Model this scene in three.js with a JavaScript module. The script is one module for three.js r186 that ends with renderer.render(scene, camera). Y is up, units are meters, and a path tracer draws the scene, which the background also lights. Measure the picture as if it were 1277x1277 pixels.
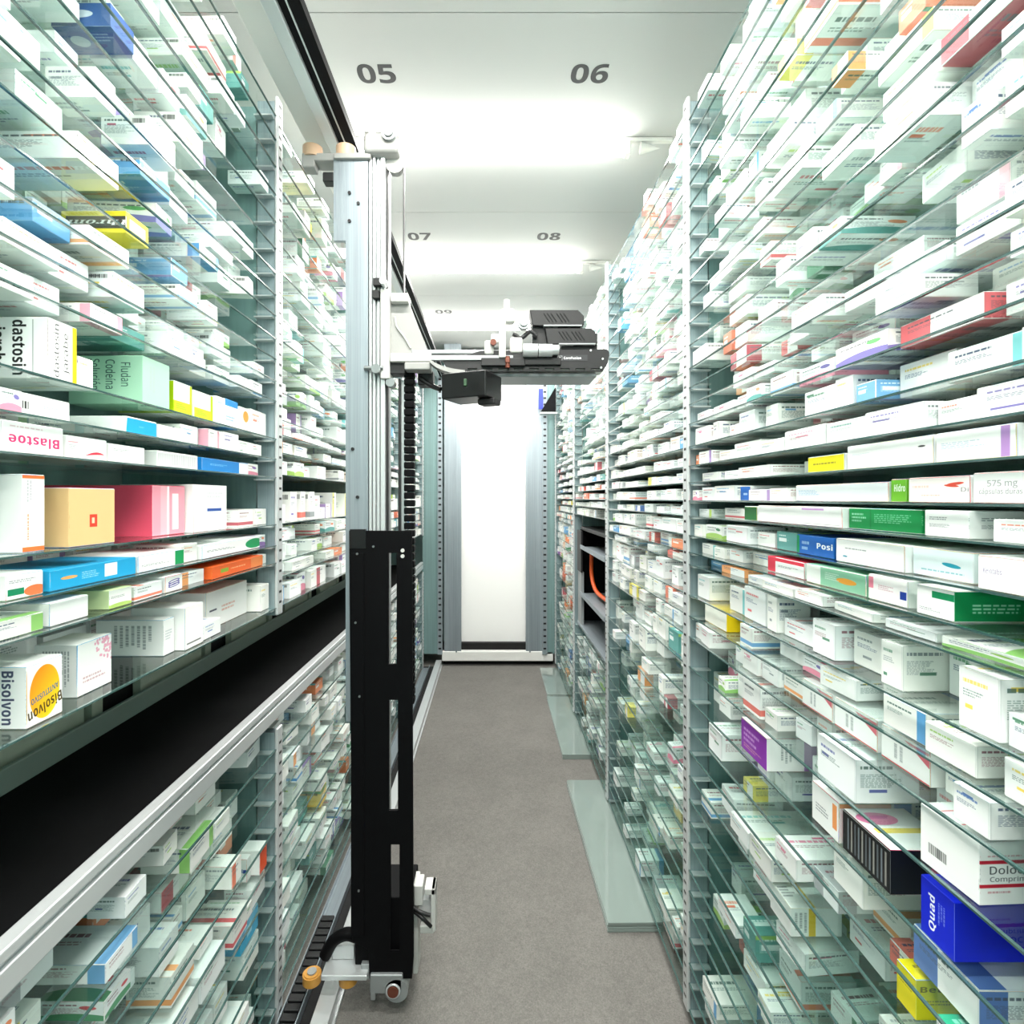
import * as THREE from 'three';
import { RoundedBoxGeometry } from 'three/addons/geometries/RoundedBoxGeometry.js';
import { mergeGeometries } from 'three/addons/utils/BufferGeometryUtils.js';
import { TextGeometry } from 'three/addons/geometries/TextGeometry.js';
import { FontLoader } from 'three/addons/loaders/FontLoader.js';
import { RectAreaLightUniformsLib } from 'three/addons/lights/RectAreaLightUniformsLib.js';

// ---------- camera, lights, exposure ----------
RectAreaLightUniformsLib.init();
const scene = new THREE.Scene();
const EYE = 1.35, FOCAL = 698, VX = 614, VY = 621;          // eye height (m), focal length and vanishing point (pixels of the 1277 frame)
const camera = new THREE.PerspectiveCamera(2 * Math.atan(638.5 / FOCAL) * 180 / Math.PI, 1, 0.02, 40);
camera.position.set(0, EYE, 0);
camera.lookAt(0, EYE, -1);
camera.setViewOffset(1277, 1277, 638.5 - VX, 638.5 - VY, 1277, 1277);
scene.background = new THREE.Color(0x000000);
const renderer = new THREE.WebGLRenderer({ antialias: true });
renderer.toneMapping = THREE.LinearToneMapping;
renderer.toneMappingExposure = 3.45;
renderer.shadowMap.enabled = true;
const LAMP_POWER = 52, LAMP_GLOW = 9;
const CEIL = EYE + 1.24, LAMP_D = [-1.07, -0.07, 0.93, 1.93, 2.93, 3.93];
for (const d of LAMP_D) {
  const l = new THREE.RectAreaLight(0xfffdf8, LAMP_POWER, 0.92, 0.05);
  l.name = 'tube_light'; l.position.set(0, CEIL - 0.072, -d); l.lookAt(0, 0, -d); scene.add(l);
}

// ---------- helpers ----------
function rngOf(seed) { return () => { seed = (seed + 0x6d2b79f5) | 0; let t = Math.imul(seed ^ (seed >>> 15), 1 | seed); t = (t + Math.imul(t ^ (t >>> 7), 61 | t)) ^ t; return ((t ^ (t >>> 14)) >>> 0) / 4294967296; }; }
const taken = {};
function numbered(n) { if (!(n in taken)) { taken[n] = 0; return n; } taken[n]++; return n + '_' + String(taken[n]).padStart(3, '0'); }
function shadows(o) { o.castShadow = true; o.receiveShadow = true; return o; }
function tag(o, label, category, group, kind) {
  if (label) o.userData.label = label;
  if (category) o.userData.category = category;
  if (group) o.userData.group = group;
  if (kind) o.userData.kind = kind;
  return o;
}
function thing(name, label, category, pos = [0, 0, 0], group, kind) {
  const g = new THREE.Group(); g.name = numbered(name); g.position.set(...pos); scene.add(g);
  return tag(g, label, category, group, kind);
}
// a part built from geometry given in world metres, re-based to its thing
function part(parent, name, geos, material) {
  const list = Array.isArray(geos) ? geos : [geos];
  let g = list.length > 1 ? mergeGeometries(list.map((x) => plain(x))) : list[0];
  const base = new THREE.Vector3();
  for (let p = parent; p && p !== scene; p = p.parent) base.add(p.position);
  g = g.clone(); g.translate(-base.x, -base.y, -base.z);
  const m = shadows(new THREE.Mesh(g, material)); m.name = name; parent.add(m);
  return m;
}
function plain(g) { g = g.index ? g.toNonIndexed() : g.clone(); for (const k of Object.keys(g.attributes)) if (!['position', 'normal', 'uv'].includes(k)) g.deleteAttribute(k); return g; }
function top(name, geos, material) { const m = part(scene, numbered(name), geos, material); return m; }
// axis-aligned box from bounds in metres
function bb(x0, x1, y0, y1, z0, z1, bevel = 0) {
  const w = Math.abs(x1 - x0), h = Math.abs(y1 - y0), d = Math.abs(z1 - z0);
  const g = bevel ? new RoundedBoxGeometry(w, h, d, 1, Math.min(bevel, w / 2.01, h / 2.01, d / 2.01)) : new THREE.BoxGeometry(w, h, d);
  g.translate((x0 + x1) / 2, (y0 + y1) / 2, (z0 + z1) / 2);
  return g;
}
// pixel -> metres at distance D
const PX = (x, D) => (x - VX) * D / FOCAL, PY = (y, D) => EYE - (y - VY) * D / FOCAL;
// box whose front face fills the pixel rectangle at distance D and reaches `deep` metres back
function pb(x0, x1, y0, y1, D, deep, bevel = 0) { return bb(PX(x0, D), PX(x1, D), PY(y1, D), PY(y0, D), -D - deep, -D, bevel); }
function cyl(r, len, axis, at, seg = 24) {
  const g = new THREE.CylinderGeometry(r, r, len, seg);
  if (axis === 'x') g.rotateZ(Math.PI / 2); if (axis === 'z') g.rotateX(Math.PI / 2);
  g.translate(...at); return g;
}
function tube(points, r, seg = 24) { return new THREE.TubeGeometry(new THREE.CatmullRomCurve3(points.map((p) => new THREE.Vector3(...p))), seg, r, 8); }
function noiseTexture(size, seed, lo, hi, layers, stretch = [1, 1]) {
  const r = rngOf(seed), data = new Uint8Array(size * size * 4), sum = new Float32Array(size * size);
  for (const [cells, amp] of layers) {
    const cx = Math.max(1, Math.round(cells * stretch[0])), cy = Math.max(1, Math.round(cells * stretch[1]));
    const grid = Float32Array.from({ length: cx * cy }, () => r());
    for (let y = 0; y < size; y++) for (let x = 0; x < size; x++) {
      const fx = x / size * cx, fy = y / size * cy, ix = Math.floor(fx), iy = Math.floor(fy), tx = fx - ix, ty = fy - iy;
      const g = (a, b) => grid[(b % cy) * cx + (a % cx)];
      sum[y * size + x] += amp * ((g(ix, iy) * (1 - tx) + g(ix + 1, iy) * tx) * (1 - ty) + (g(ix, iy + 1) * (1 - tx) + g(ix + 1, iy + 1) * tx) * ty);
    }
  }
  const total = layers.reduce((a, l) => a + l[1], 0);
  for (let i = 0; i < size * size; i++) { const v = Math.round(255 * (lo + (hi - lo) * sum[i] / total)); data.set([v, v, v, 255], i * 4); }
  const t = new THREE.DataTexture(data, size, size); t.wrapS = t.wrapT = THREE.RepeatWrapping; t.magFilter = THREE.LinearFilter; t.colorSpace = THREE.SRGBColorSpace; t.needsUpdate = true;
  return t;
}
const std = (color, roughness = 0.5, metalness = 0, extra = {}) => new THREE.MeshStandardMaterial({ color, roughness, metalness, ...extra });

// ---------- materials ----------
const galvMap = noiseTexture(256, 5, 0.78, 1.0, [[6, 1], [24, 1], [80, 0.8]], [1, 0.25]);
const carpetMap = noiseTexture(1024, 9, 0.62, 1.0, [[512, 1.5], [256, 1], [60, 0.5], [9, 0.5], [3, 0.4]]);
carpetMap.repeat.set(1.2, 1.2);
const carpetBump = carpetMap.clone(); carpetBump.colorSpace = THREE.NoColorSpace;
const beltMap = noiseTexture(512, 21, 0.5, 1.0, [[256, 1], [90, 1], [12, 0.6]]);
const M = {
  ceiling: std(0xbec0be, 0.75), wall: std(0xa3bfbb, 0.5), panelWhite: std(0xf6f6f4, 0.6),
  carpet: std(0x87847f, 0.95, 0, { map: carpetMap, bumpMap: carpetBump, bumpScale: 0.002 }),
  galv: std(0xa8b3ba, 0.38, 0.55, { map: galvMap }), sheet: std(0x8aa9a8, 0.42, 0.35, { map: galvMap }),
  alu: std(0xd2d5d6, 0.3, 0.45), aluDull: std(0x9ea2a3, 0.45, 0.5), steel: std(0x8f9494, 0.35, 0.8),
  paintGrey: std(0x9c9c99, 0.5), paintWhite: std(0xe4e4e0, 0.45), castWhite: std(0xc4c4c0, 0.5), post: std(0xa0b3b8, 0.4, 0.45, { map: galvMap }),
  black: new THREE.MeshPhysicalMaterial({ color: 0x040406, roughness: 0.6, specularIntensity: 0.25 }), blackGloss: std(0x050507, 0.35), charcoal: std(0x0d0d0f, 0.5), darkGap: std(0x050506, 0.8),
  belt: new THREE.MeshPhysicalMaterial({ color: 0x050507, roughness: 0.8, specularIntensity: 0.25, map: beltMap }), rubber: std(0x101011, 0.85),
  guide: std(0x8b9a92, 0.5, 0.1), guidePanel: std(0xbcc6b4, 0.6), yellow: std(0xc08a3c, 0.5), cream: std(0xd9b596, 0.55),
  orange: std(0xd8561c, 0.45), digits: std(0x2b2d2f, 0.7), bolt: std(0x6d3a2a, 0.5, 0.3), blue: std(0x23349a, 0.5), green: std(0x14401d, 0.5),
  glass: new THREE.MeshPhysicalMaterial({ color: new THREE.Color().setRGB(0.90, 0.965, 0.947), roughness: 0.0, transmission: 1, thickness: 0, ior: 1.58 }),
  edge: new THREE.MeshPhysicalMaterial({ color: 0x3d5956, roughness: 0.12, clearcoat: 1, clearcoatRoughness: 0.05 }),
  plate: new THREE.MeshPhysicalMaterial({ color: 0x83908b, roughness: 0.05, clearcoat: 1, clearcoatRoughness: 0.03 }),
  tubeGlow: new THREE.MeshStandardMaterial({ color: 0xffffff, emissive: 0xfffdf6, emissiveIntensity: LAMP_GLOW }),
};

// ---------- the room ----------
const RX = 0.5, LX = 0.55, DEEP = 0.40, FARD = 5.0, NEARD = -1.6;
const XR = RX + DEEP + 0.05, XL = -(LX + DEEP + 0.05);
{
  const floor = top('floor', bb(XL - 0.1, XR + 0.1, -0.1, 0, -FARD - 0.1, -NEARD + 0.1), M.carpet); tag(floor, 'dark grey carpet floor of the aisle', 'floor', null, 'structure');
  const uv = floor.geometry.attributes.uv, p = floor.geometry.attributes.position;
  for (let i = 0; i < uv.count; i++) uv.setXY(i, p.getX(i), p.getZ(i));
  tag(top('wall_right', bb(XR, XR + 0.1, 0, CEIL, -FARD, -NEARD), M.wall), 'pale panel wall behind the rack opposite the conveyor', 'wall', null, 'structure');
  tag(top('wall_left', bb(XL - 0.1, XL, 0, CEIL, -FARD, -NEARD), M.wall), 'pale panel wall behind the rack above the conveyor', 'wall', null, 'structure');
  tag(top('wall_back', bb(XL - 0.1, XR + 0.1, 0, CEIL, -FARD - 0.1, -FARD), M.wall), 'pale wall closing the end of the aisle', 'wall', null, 'structure');
  tag(top('wall_front', bb(XL - 0.1, XR + 0.1, 0, CEIL, -NEARD, -NEARD + 0.1), M.wall), 'pale wall at the entrance of the aisle', 'wall', null, 'structure');
  const ceiling = thing('ceiling', 'white panelled ceiling with black bay numbers', 'ceiling', [0, CEIL, 0], null, 'structure');
  part(ceiling, 'ceiling_slab', bb(XL - 0.1, XR + 0.1, CEIL + 0.012, CEIL + 0.1, -FARD - 0.1, -NEARD + 0.1), M.ceiling);
  for (let d = NEARD - 0.97 + 1; d < FARD; d += 1) part(ceiling, 'ceiling_panel', bb(XL, XR, CEIL, CEIL + 0.0125, -Math.min(FARD, d + 0.9985), -d - 0.0015), M.ceiling);
  const font = await new FontLoader().loadAsync('fonts/droid/droid_sans_bold.typeface.json');
  for (const [s, x, d] of [['05', -0.394, 1.672], ['06', 0.23, 1.672], ['07', -0.4, 2.69], ['08', 0.213, 2.69], ['09', -0.38, 3.765]]) {
    const g = new TextGeometry(s, { font, size: 0.072, depth: 0.0008, curveSegments: 6 }); g.computeBoundingBox();
    const w = g.boundingBox.max.x - g.boundingBox.min.x; g.translate(-g.boundingBox.min.x, 0, 0); g.scale(0.11 / w, 1, 1);
    g.rotateX(Math.PI / 2); g.translate(x, CEIL, -d);
    part(ceiling, 'bay_number', g, M.digits);
  }
  // the end of the aisle: white panel between galvanised posts, base beam
  const D = 4.62;
  tag(top('door_1', bb(PX(574.8, D), PX(656, D), PY(801, D), CEIL - 0.02, -D - 0.03, -D), M.panelWhite), 'tall plain white door panel at the end of the aisle', 'door', null, 'structure');
  tag(top('trim_1', [bb(PX(554, 4.5), PX(575, 4.5), 0.11, CEIL, -4.56, -4.5), bb(PX(568, 4.48), PX(570, 4.48), 0.11, CEIL, -4.5, -4.49)], M.galv), 'galvanised door post beside the floor rail', 'post', null, 'structure');
  tag(top('trim_2', [bb(PX(656, 4.5), PX(677, 4.5), 0.11, CEIL, -4.56, -4.5), bb(PX(660, 4.48), PX(662, 4.48), 0.11, CEIL, -4.5, -4.49)], M.galv), 'galvanised door post on the glass plate side', 'post', null, 'structure');
  tag(top('trim_3', bb(PX(551, 4.49), PX(690, 4.49), 0.04, 0.118, -4.55, -4.49, 0.006), M.paintWhite), 'white steel beam across the foot of the white door', 'beam', null, 'structure');
  for (const [sgn, n, words] of [[-1, 4, 'beside the floor rail'], [1, 5, 'on the glass plate side']]) {
    const u = tag(top(`trim_${n}`, bb(sgn * 0.4, sgn * 0.438, 0.1, CEIL - 0.2, -4.52, -4.47), M.galv), `slotted end upright next to the door post ${words}`, 'post', null, 'structure');
    part(u, 'glazed_sheet', bb(sgn * 0.438, sgn * 0.56, 0.1, CEIL - 0.2, -4.5, -4.49), M.sheet);
    const slots = []; for (let y = 0.14; y < CEIL - 0.24; y += 0.05) slots.push(bb(sgn * 0.408, sgn * 0.43, y, y + 0.014, -4.469, -4.4685));
    part(u, 'slot_row', slots, M.charcoal).userData.kind = 'stuff';
  }
  tag(top('baseboard_end', bb(PX(552, 4.53), PX(690, 4.53), 0, 0.17, -4.6, -4.552), M.darkGap), 'black kick plate under the white beam', 'baseboard', null, 'structure');
}
// ceiling lamps
for (const d of LAMP_D) {
  const label = d > 4 ? '' : d > 3.5 ? 'fluorescent tube lamp after bay number 09 on the ceiling' : d > 2.5 ? 'fluorescent tube lamp after bay numbers 07 and 08' : d > 1.5 ? 'fluorescent tube lamp just after bay number signs 05 and 06' : `fluorescent tube lamp near the aisle entrance, ${['closest to', 'second from', 'third from'][Math.round(d + 1.07)]} the entrance wall`;
  const t = thing('ceiling_lamp', label, 'lamp', [0, CEIL, -d], 'ceiling tube lamps');
  part(t, 'batten', bb(-0.62, 0.62, CEIL - 0.014, CEIL - 0.0005, -d - 0.01, -d + 0.01, 0.003), M.paintWhite);
  part(t, 'tube', cyl(0.019, 0.91, 'x', [0, CEIL - 0.042, -d], 20), M.tubeGlow);
  for (const s of [-1, 1]) {
    part(t, 'tube_holder', bb(s * 0.455, s * 0.475, CEIL - 0.064, CEIL - 0.013, -d - 0.016, -d + 0.016, 0.004), M.paintWhite);
    const cone = new THREE.ConeGeometry(0.02, 0.07, 16); cone.rotateZ(-s * Math.PI / 2); cone.translate(s * 0.545, CEIL - 0.034, -d);
    part(t, 'end_cap', cone, M.paintWhite);
  }
}

// ---------- carton print ----------
const CELL = 128, GRID = 16;
const atlas = document.createElement('canvas'); atlas.width = atlas.height = CELL * GRID;
const ax = atlas.getContext('2d');
ax.fillStyle = '#f6f6f4'; ax.fillRect(0, 0, atlas.width, atlas.height);
const INK = { blue: ['#1565b8', '#0d8fd0', '#2b3f9c', '#4f9fd6'], green: ['#0b8a4c', '#3fae49', '#0f7a4f', '#7cc043'], teal: ['#18a7a7', '#5cc0c4', '#0f8f88'], red: ['#d6283a', '#c01f3d', '#e4553f'], pink: ['#e8799a', '#ec9bb0', '#e0407f'], orange: ['#f07a24', '#f59a3c', '#ef6a3a'], yellow: ['#f6d21c', '#f3e04a', '#efc22e'], purple: ['#7a3f9e', '#a27cc0', '#5b4aa8'], grey: ['#8a9296', '#a8adb0'], lime: ['#b5d334', '#9ccb3b'] };
for (const k in INK) INK[k] = INK[k].map((h) => '#' + new THREE.Color(h).lerp(new THREE.Color('#ffffff'), 0.12).getHexString());
const inkNames = ['blue', 'green', 'red', 'teal', 'orange', 'pink', 'yellow', 'purple', 'grey', 'blue', 'red', 'green', 'orange', 'lime'];
function words(c, x, y, w, rows, h, color, r, alpha = 0.75) {          // illegible small print: dashes
  c.fillStyle = color; c.globalAlpha = alpha;
  for (let k = 0; k < rows; k++) { let px = x; const end = x + w * (0.55 + 0.45 * r()); while (px < end) { const ww = (0.03 + 0.1 * r()) * w; c.fillRect(px, y + k * h * 1.9, Math.min(ww, end - px), h); px += ww + 0.025 * w; } }
  c.globalAlpha = 1;
}
const designs = [];
{
  const r = rngOf(77), pick = (a) => a[Math.floor(r() * a.length)];
  for (let k = 0; k < 85; k++) {
    const name = inkNames[k % inkNames.length], ink = pick(INK[name]), second = pick(INK[pick(inkNames)]);
    const solid = k % 11 === 4, form = solid ? 'solid' : ['band', 'print', 'block', 'print', 'print', 'swoosh', 'print', 'edge'][k % 8];
    const base = solid ? ink : pick(['#fbfbf9', '#f8f9f8', '#f3f6f6', '#fafaf5', '#f4f2ee']);
    const dark = solid ? (name === 'yellow' || name === 'lime' ? '#55502a' : '#ffffff') : pick(['#555a60', '#7b8288', '#3c4a6a', '#8a5560', '#4d6660']);
    const cells = {};
    for (const [n, face] of ['end', 'side', 'top'].entries()) {
      const id = k * 3 + n, x0 = (id % GRID) * CELL, y0 = Math.floor(id / GRID) * CELL; cells[face] = id;
      ax.save(); ax.beginPath(); ax.rect(x0, y0, CELL, CELL); ax.clip(); ax.translate(x0, y0);
      ax.fillStyle = base; ax.fillRect(0, 0, CELL, CELL);
      ax.fillStyle = ink;
      if (form === 'band') face === 'top' ? ax.fillRect(0, 84, CELL, 22) : ax.fillRect(0, 92, CELL, 24);
      if (form === 'edge') ax.fillRect(face === 'side' ? 100 : 104, 0, 28, CELL);
      if (form === 'block') ax.fillRect(0, 0, face === 'end' ? 52 : 40, CELL);
      if (form === 'swoosh') { ax.beginPath(); ax.moveTo(0, 100); ax.quadraticCurveTo(60, 60, 128, 92); ax.lineTo(128, 128); ax.lineTo(0, 128); ax.fill(); ax.fillStyle = second; ax.beginPath(); ax.ellipse(96, 40, 17, 13, 0.4, 0, 7); ax.fill(); }
      if (form === 'print' && r() < 0.6) { ax.fillStyle = ink; ax.fillRect(8 + r() * 60, 14 + r() * 80, 20 + 24 * r(), 9); }
      if (solid) { ax.fillStyle = second; if (r() < 0.5) ax.fillRect(0, 0, CELL, 20); ax.fillStyle = '#ffffff'; ax.globalAlpha = 0.85; ax.fillRect(14, 44, 50, 26); ax.globalAlpha = 1; }
      if (face === 'end') { words(ax, 14, 22, 80, 1, 8, form === 'print' ? ink : dark, r, 0.85); words(ax, 14, 44, 70, 3, 3, dark, r, 0.6); }
      if (face === 'side') { words(ax, 10, 18, 100, 1, 9, dark, r, 0.8); words(ax, 10, 42, 84, 9, 2.4, dark, r, 0.5); if (r() < 0.25) for (let q = 0; q < 14; q++) { ax.fillStyle = '#333'; ax.fillRect(84 + q * 2.4, 14, 0.6 + 1.2 * r(), 20); } }
      if (face === 'top') { words(ax, 12, 30, 96, 1, 12, form === 'print' ? ink : dark, r, 0.8); words(ax, 12, 56, 80, 2, 4, dark, r, 0.55); }
      ax.strokeStyle = 'rgba(120,125,125,0.25)'; ax.lineWidth = 1.2; ax.strokeRect(1.5, 1.5, CELL - 3, CELL - 3);
      ax.restore();
    }
    const feature = { band: 'stripe', edge: 'edge', block: 'panel', swoosh: 'wave', print: 'print' }[form];
    designs.push({ cells, name, form, text: solid ? `solid ${name} carton` : `white carton with ${name} ${feature}`, solid });
  }
}
const cartonTexture = new THREE.CanvasTexture(atlas); cartonTexture.colorSpace = THREE.SRGBColorSpace; cartonTexture.magFilter = THREE.LinearFilter;
const cartonMaterial = new THREE.MeshPhysicalMaterial({ map: cartonTexture, roughness: 0.42, specularIntensity: 0.6 });
// larger print for the cartons that can be read
const HG = 12, HC = 2048 / HG;                             // faces are drawn in 256 x 256 units
const heroCanvas = document.createElement('canvas'); heroCanvas.width = heroCanvas.height = 2048;
const hx = heroCanvas.getContext('2d'); hx.fillStyle = '#f7f7f5'; hx.fillRect(0, 0, 2048, 2048);
const heroTexture = new THREE.CanvasTexture(heroCanvas); heroTexture.colorSpace = THREE.SRGBColorSpace; heroTexture.magFilter = THREE.LinearFilter;
const heroMaterial = new THREE.MeshPhysicalMaterial({ map: heroTexture, roughness: 0.42, specularIntensity: 0.6 });
let heroCells = 0; const heroRng = rngOf(404);
// paint(base, c => ...) draws one face and returns its cell number
function paint(base, draw) {
  const id = heroCells++; if (id >= HG * HG) throw new Error('too many printed faces');
  hx.save(); hx.beginPath(); hx.rect((id % HG) * HC, Math.floor(id / HG) * HC, HC, HC); hx.clip(); hx.translate((id % HG) * HC, Math.floor(id / HG) * HC); hx.scale(HC / 256, HC / 256);
  hx.fillStyle = base; hx.fillRect(0, 0, 256, 256); if (draw) draw(hx); hx.restore(); return id;
}
function type(c, s, x, y, size, color, o = {}) { c.save(); c.translate(x, y); c.rotate((o.turn || 0) * Math.PI / 180); c.scale(o.sx || 1, o.sy || 1); c.fillStyle = color; c.font = `${o.style || ''} ${o.weight || 'bold'} ${size}px ${o.font || 'sans-serif'}`; c.textAlign = o.align || 'center'; c.textBaseline = 'middle'; c.fillText(s, 0, 0); c.restore(); }
const rect = (c, color, x, y, w, h) => { c.fillStyle = color; c.fillRect(x, y, w, h); };
const smallPrint = (c, x, y, w, rows, h, color = '#6a7076') => words(c, x, y, w, rows, h, color, heroRng, 0.65);
function columns(c, x, y, w, h, n, color = '#7b8084') { c.save(); c.translate(x + w, y); c.rotate(Math.PI / 2); words(c, 0, 0, h, n, w / n / 1.9, color, heroRng, 0.6); c.restore(); }

// carton geometry with a small chamfer; x = away from the aisle, y up, z along the rack; base at the origin
function cartonGeometry(w, h, d, cells, grid, s, chamfer) {
  const pos = [], nor = [], uvs = [], idx = [], n = grid, hw = w / 2, hd = d / 2, c = chamfer, e = 0.012;
  const faces = [[[1, 0, 0], s < 0 ? cells.end : cells.back ?? cells.end], [[-1, 0, 0], s > 0 ? cells.end : cells.back ?? cells.end], [[0, 0, 1], cells.side], [[0, 0, -1], cells.side], [[0, 1, 0], cells.top], [[0, -1, 0], cells.bottom ?? cells.top]];
  const half = [hw, h / 2, hd];
  for (const [nv, cell] of faces) {
    const N = new THREE.Vector3(...nv), U = nv[1] ? new THREE.Vector3(0, 0, -nv[1]) : new THREE.Vector3(0, 1, 0), R = U.clone().cross(N), at = pos.length / 3;
    const ext = (v) => Math.abs(v.x) * hw + Math.abs(v.y) * h / 2 + Math.abs(v.z) * hd;
    for (const [a, b] of [[-1, -1], [1, -1], [1, 1], [-1, 1]]) {
      const p = N.clone().multiplyScalar(ext(N)).addScaledVector(R, a * (ext(R) - c)).addScaledVector(U, b * (ext(U) - c));
      pos.push(p.x, p.y + h / 2, p.z); nor.push(...nv);
      const cu = cell % n, cv = Math.floor(cell / n);
      uvs.push((cu + 0.5 + a * (0.5 - e)) / n, 1 - (cv + 0.5 - b * (0.5 - e)) / n);
    }
    idx.push(at, at + 1, at + 2, at, at + 2, at + 3);
  }
  if (c > 0) {                                           // chamfer strips between neighbouring faces, corners closed
    const find = (f, p) => { let best = -1, bd = 1e9; for (let i = f * 4; i < f * 4 + 4; i++) { const d2 = (pos[i * 3] - p[0]) ** 2 + (pos[i * 3 + 1] - p[1]) ** 2 + (pos[i * 3 + 2] - p[2]) ** 2; if (d2 < bd) { bd = d2; best = i; } } return best; };
    const fx = (v) => (v > 0 ? 0 : 1), fy = (v) => (v > 0 ? 4 : 5), fz = (v) => (v > 0 ? 2 : 3);
    const tri = (i, j, k) => { const P = (q) => new THREE.Vector3(pos[q * 3], pos[q * 3 + 1] - h / 2, pos[q * 3 + 2]); const a = P(i), b = P(j), cc = P(k), m = a.clone().add(b).add(cc); b.sub(a); cc.sub(a); (b.cross(cc).dot(m) > 0) ? idx.push(i, j, k) : idx.push(i, k, j); };
    const corner = (sx, sy, sz) => [sx * hw, sy * h / 2 + h / 2, sz * hd];
    for (const a of [-1, 1]) for (const b of [-1, 1]) {
      for (const [f1, f2, p, q] of [[fx(a), fy(b), corner(a, b, -1), corner(a, b, 1)], [fx(a), fz(b), corner(a, -1, b), corner(a, 1, b)], [fy(a), fz(b), corner(-1, a, b), corner(1, a, b)]]) {
        const i = find(f1, p), j = find(f1, q), k = find(f2, q), l = find(f2, p); tri(i, j, k); tri(i, k, l);
      }
      for (const z of [-1, 1]) { const p = corner(a, b, z); tri(find(fx(a), p), find(fy(b), p), find(fz(z), p)); }
    }
  }
  const g = new THREE.BufferGeometry();
  g.setAttribute('position', new THREE.Float32BufferAttribute(pos, 3)); g.setAttribute('normal', new THREE.Float32BufferAttribute(nor, 3)); g.setAttribute('uv', new THREE.Float32BufferAttribute(uvs, 2)); g.setIndex(idx);
  return g;
}

// ---------- shelf heights (metres above the eye) ----------
const R_LEVELS = [0.965, 0.905, 0.85, 0.8, 0.743, 0.672, 0.613, 0.555, 0.5, 0.447, 0.389, 0.33, 0.281, 0.238, 0.1885, 0.131, 0.082, 0.04, -0.006, -0.045, -0.094, -0.137, -0.168, -0.246, -0.299, -0.352, -0.428, -0.512, -0.584, -0.643, -0.707, -0.766, -0.824, -0.877, -0.947, -1.0, -1.053, -1.12, -1.184, -1.235, -1.303];
const L_UP_NEAR = [0.975, 0.913, 0.845, 0.773, 0.704, 0.636, 0.574, 0.518, 0.465, 0.4065, 0.354, 0.2985, 0.2476, 0.151, 0.1, 0.053, -0.0666, -0.12, -0.1645, -0.28];
const L_UP_FAR = [0.959, 0.879, 0.803, 0.731, 0.662, 0.592, 0.529, 0.471, 0.412, 0.34, 0.277, 0.205, 0.166, 0.119, 0.0615, -0.066, -0.113, -0.164, -0.205, -0.28];
const L_LOW = [-0.64, -0.7, -0.77, -0.84, -0.91, -0.975, -1.04, -1.115, -1.18, -1.245, -1.3];

// ---------- racks ----------
const BAYS = [0, 1, 2, 3];
function upright(parent, s, X0, d, y0, y1) {
  const u = part(parent, 'upright', bb(s * (X0 + 0.003), s * (X0 + 0.05), y0, y1, -d - 0.028, -d), M.post);
  const lip = bb(s * (X0 - 0.004), s * (X0 + 0.006), y0, y1 + 0.012, -d - 0.03, -d + 0.004, 0.004);
  part(u, 'front_lip', lip, M.alu);
  return u;
}
function rackBay(s, k, X0, levels, y0, y1, name, label, category, group) {
  const d0 = 0.43 + k, d1 = 1.43 + k;
  const t = thing(name, label, category, [s * X0, y0, -d1], group);
  const posts = k === 0 ? [d0, d1] : [d1];
  for (const d of posts) {
    const u = upright(t, s, X0, d, y0, y1);
    part(t, 'side_panel', bb(s * (X0 + 0.056), s * (X0 + DEEP), y0 + 0.004, y1 - 0.01, -d - 0.022, -d - 0.006), M.sheet);
    if (y0 > 0 && y0 < 0.1) part(t, 'foot', bb(s * (X0 + DEEP - 0.05), s * (X0 + DEEP), 0, y0 + 0.004, -d - 0.024, -d - 0.004), M.galv);
    const clips = [], slots = [];
    for (let y = y0 + 0.03; y < y1 - 0.01; y += 0.0265) slots.push(bb(s * (X0 - 0.0046), s * (X0 - 0.003), y, y + 0.006, -d - 0.018, -d - 0.004));
    for (const h of levels) for (const z of [-d + 0.009, -d - 0.037]) if (EYE + h - 0.008 > y0) clips.push(bb(s * (X0 + 0.006), s * (X0 + 0.052), EYE + h - 0.0085, EYE + h - 0.0052, z - 0.009, z + 0.009));
    part(u, 'slot_row', slots, M.charcoal).userData.kind = 'stuff';
    part(u, 'shelf_clips', clips, M.alu).userData.kind = 'stuff';
  }
  for (const h of levels) {
    const z0 = -d1 + 0.0015, z1 = -d0 - 0.031;
    const g = new THREE.PlaneGeometry(DEEP - 0.004, z1 - z0); g.rotateX(-Math.PI / 2); g.translate(s * (X0 + 0.004 + (DEEP - 0.004) / 2), EYE + h, (z0 + z1) / 2);
    const shelf = part(t, 'glass_shelf', g, M.glass);
    part(shelf, 'polished_edge', bb(s * X0, s * (X0 + 0.004), EYE + h - 0.0026, EYE + h, z0, z1), M.edge);
  }
  return t;
}
const bayWords = ['first', 'second', 'third', 'last'];
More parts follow.
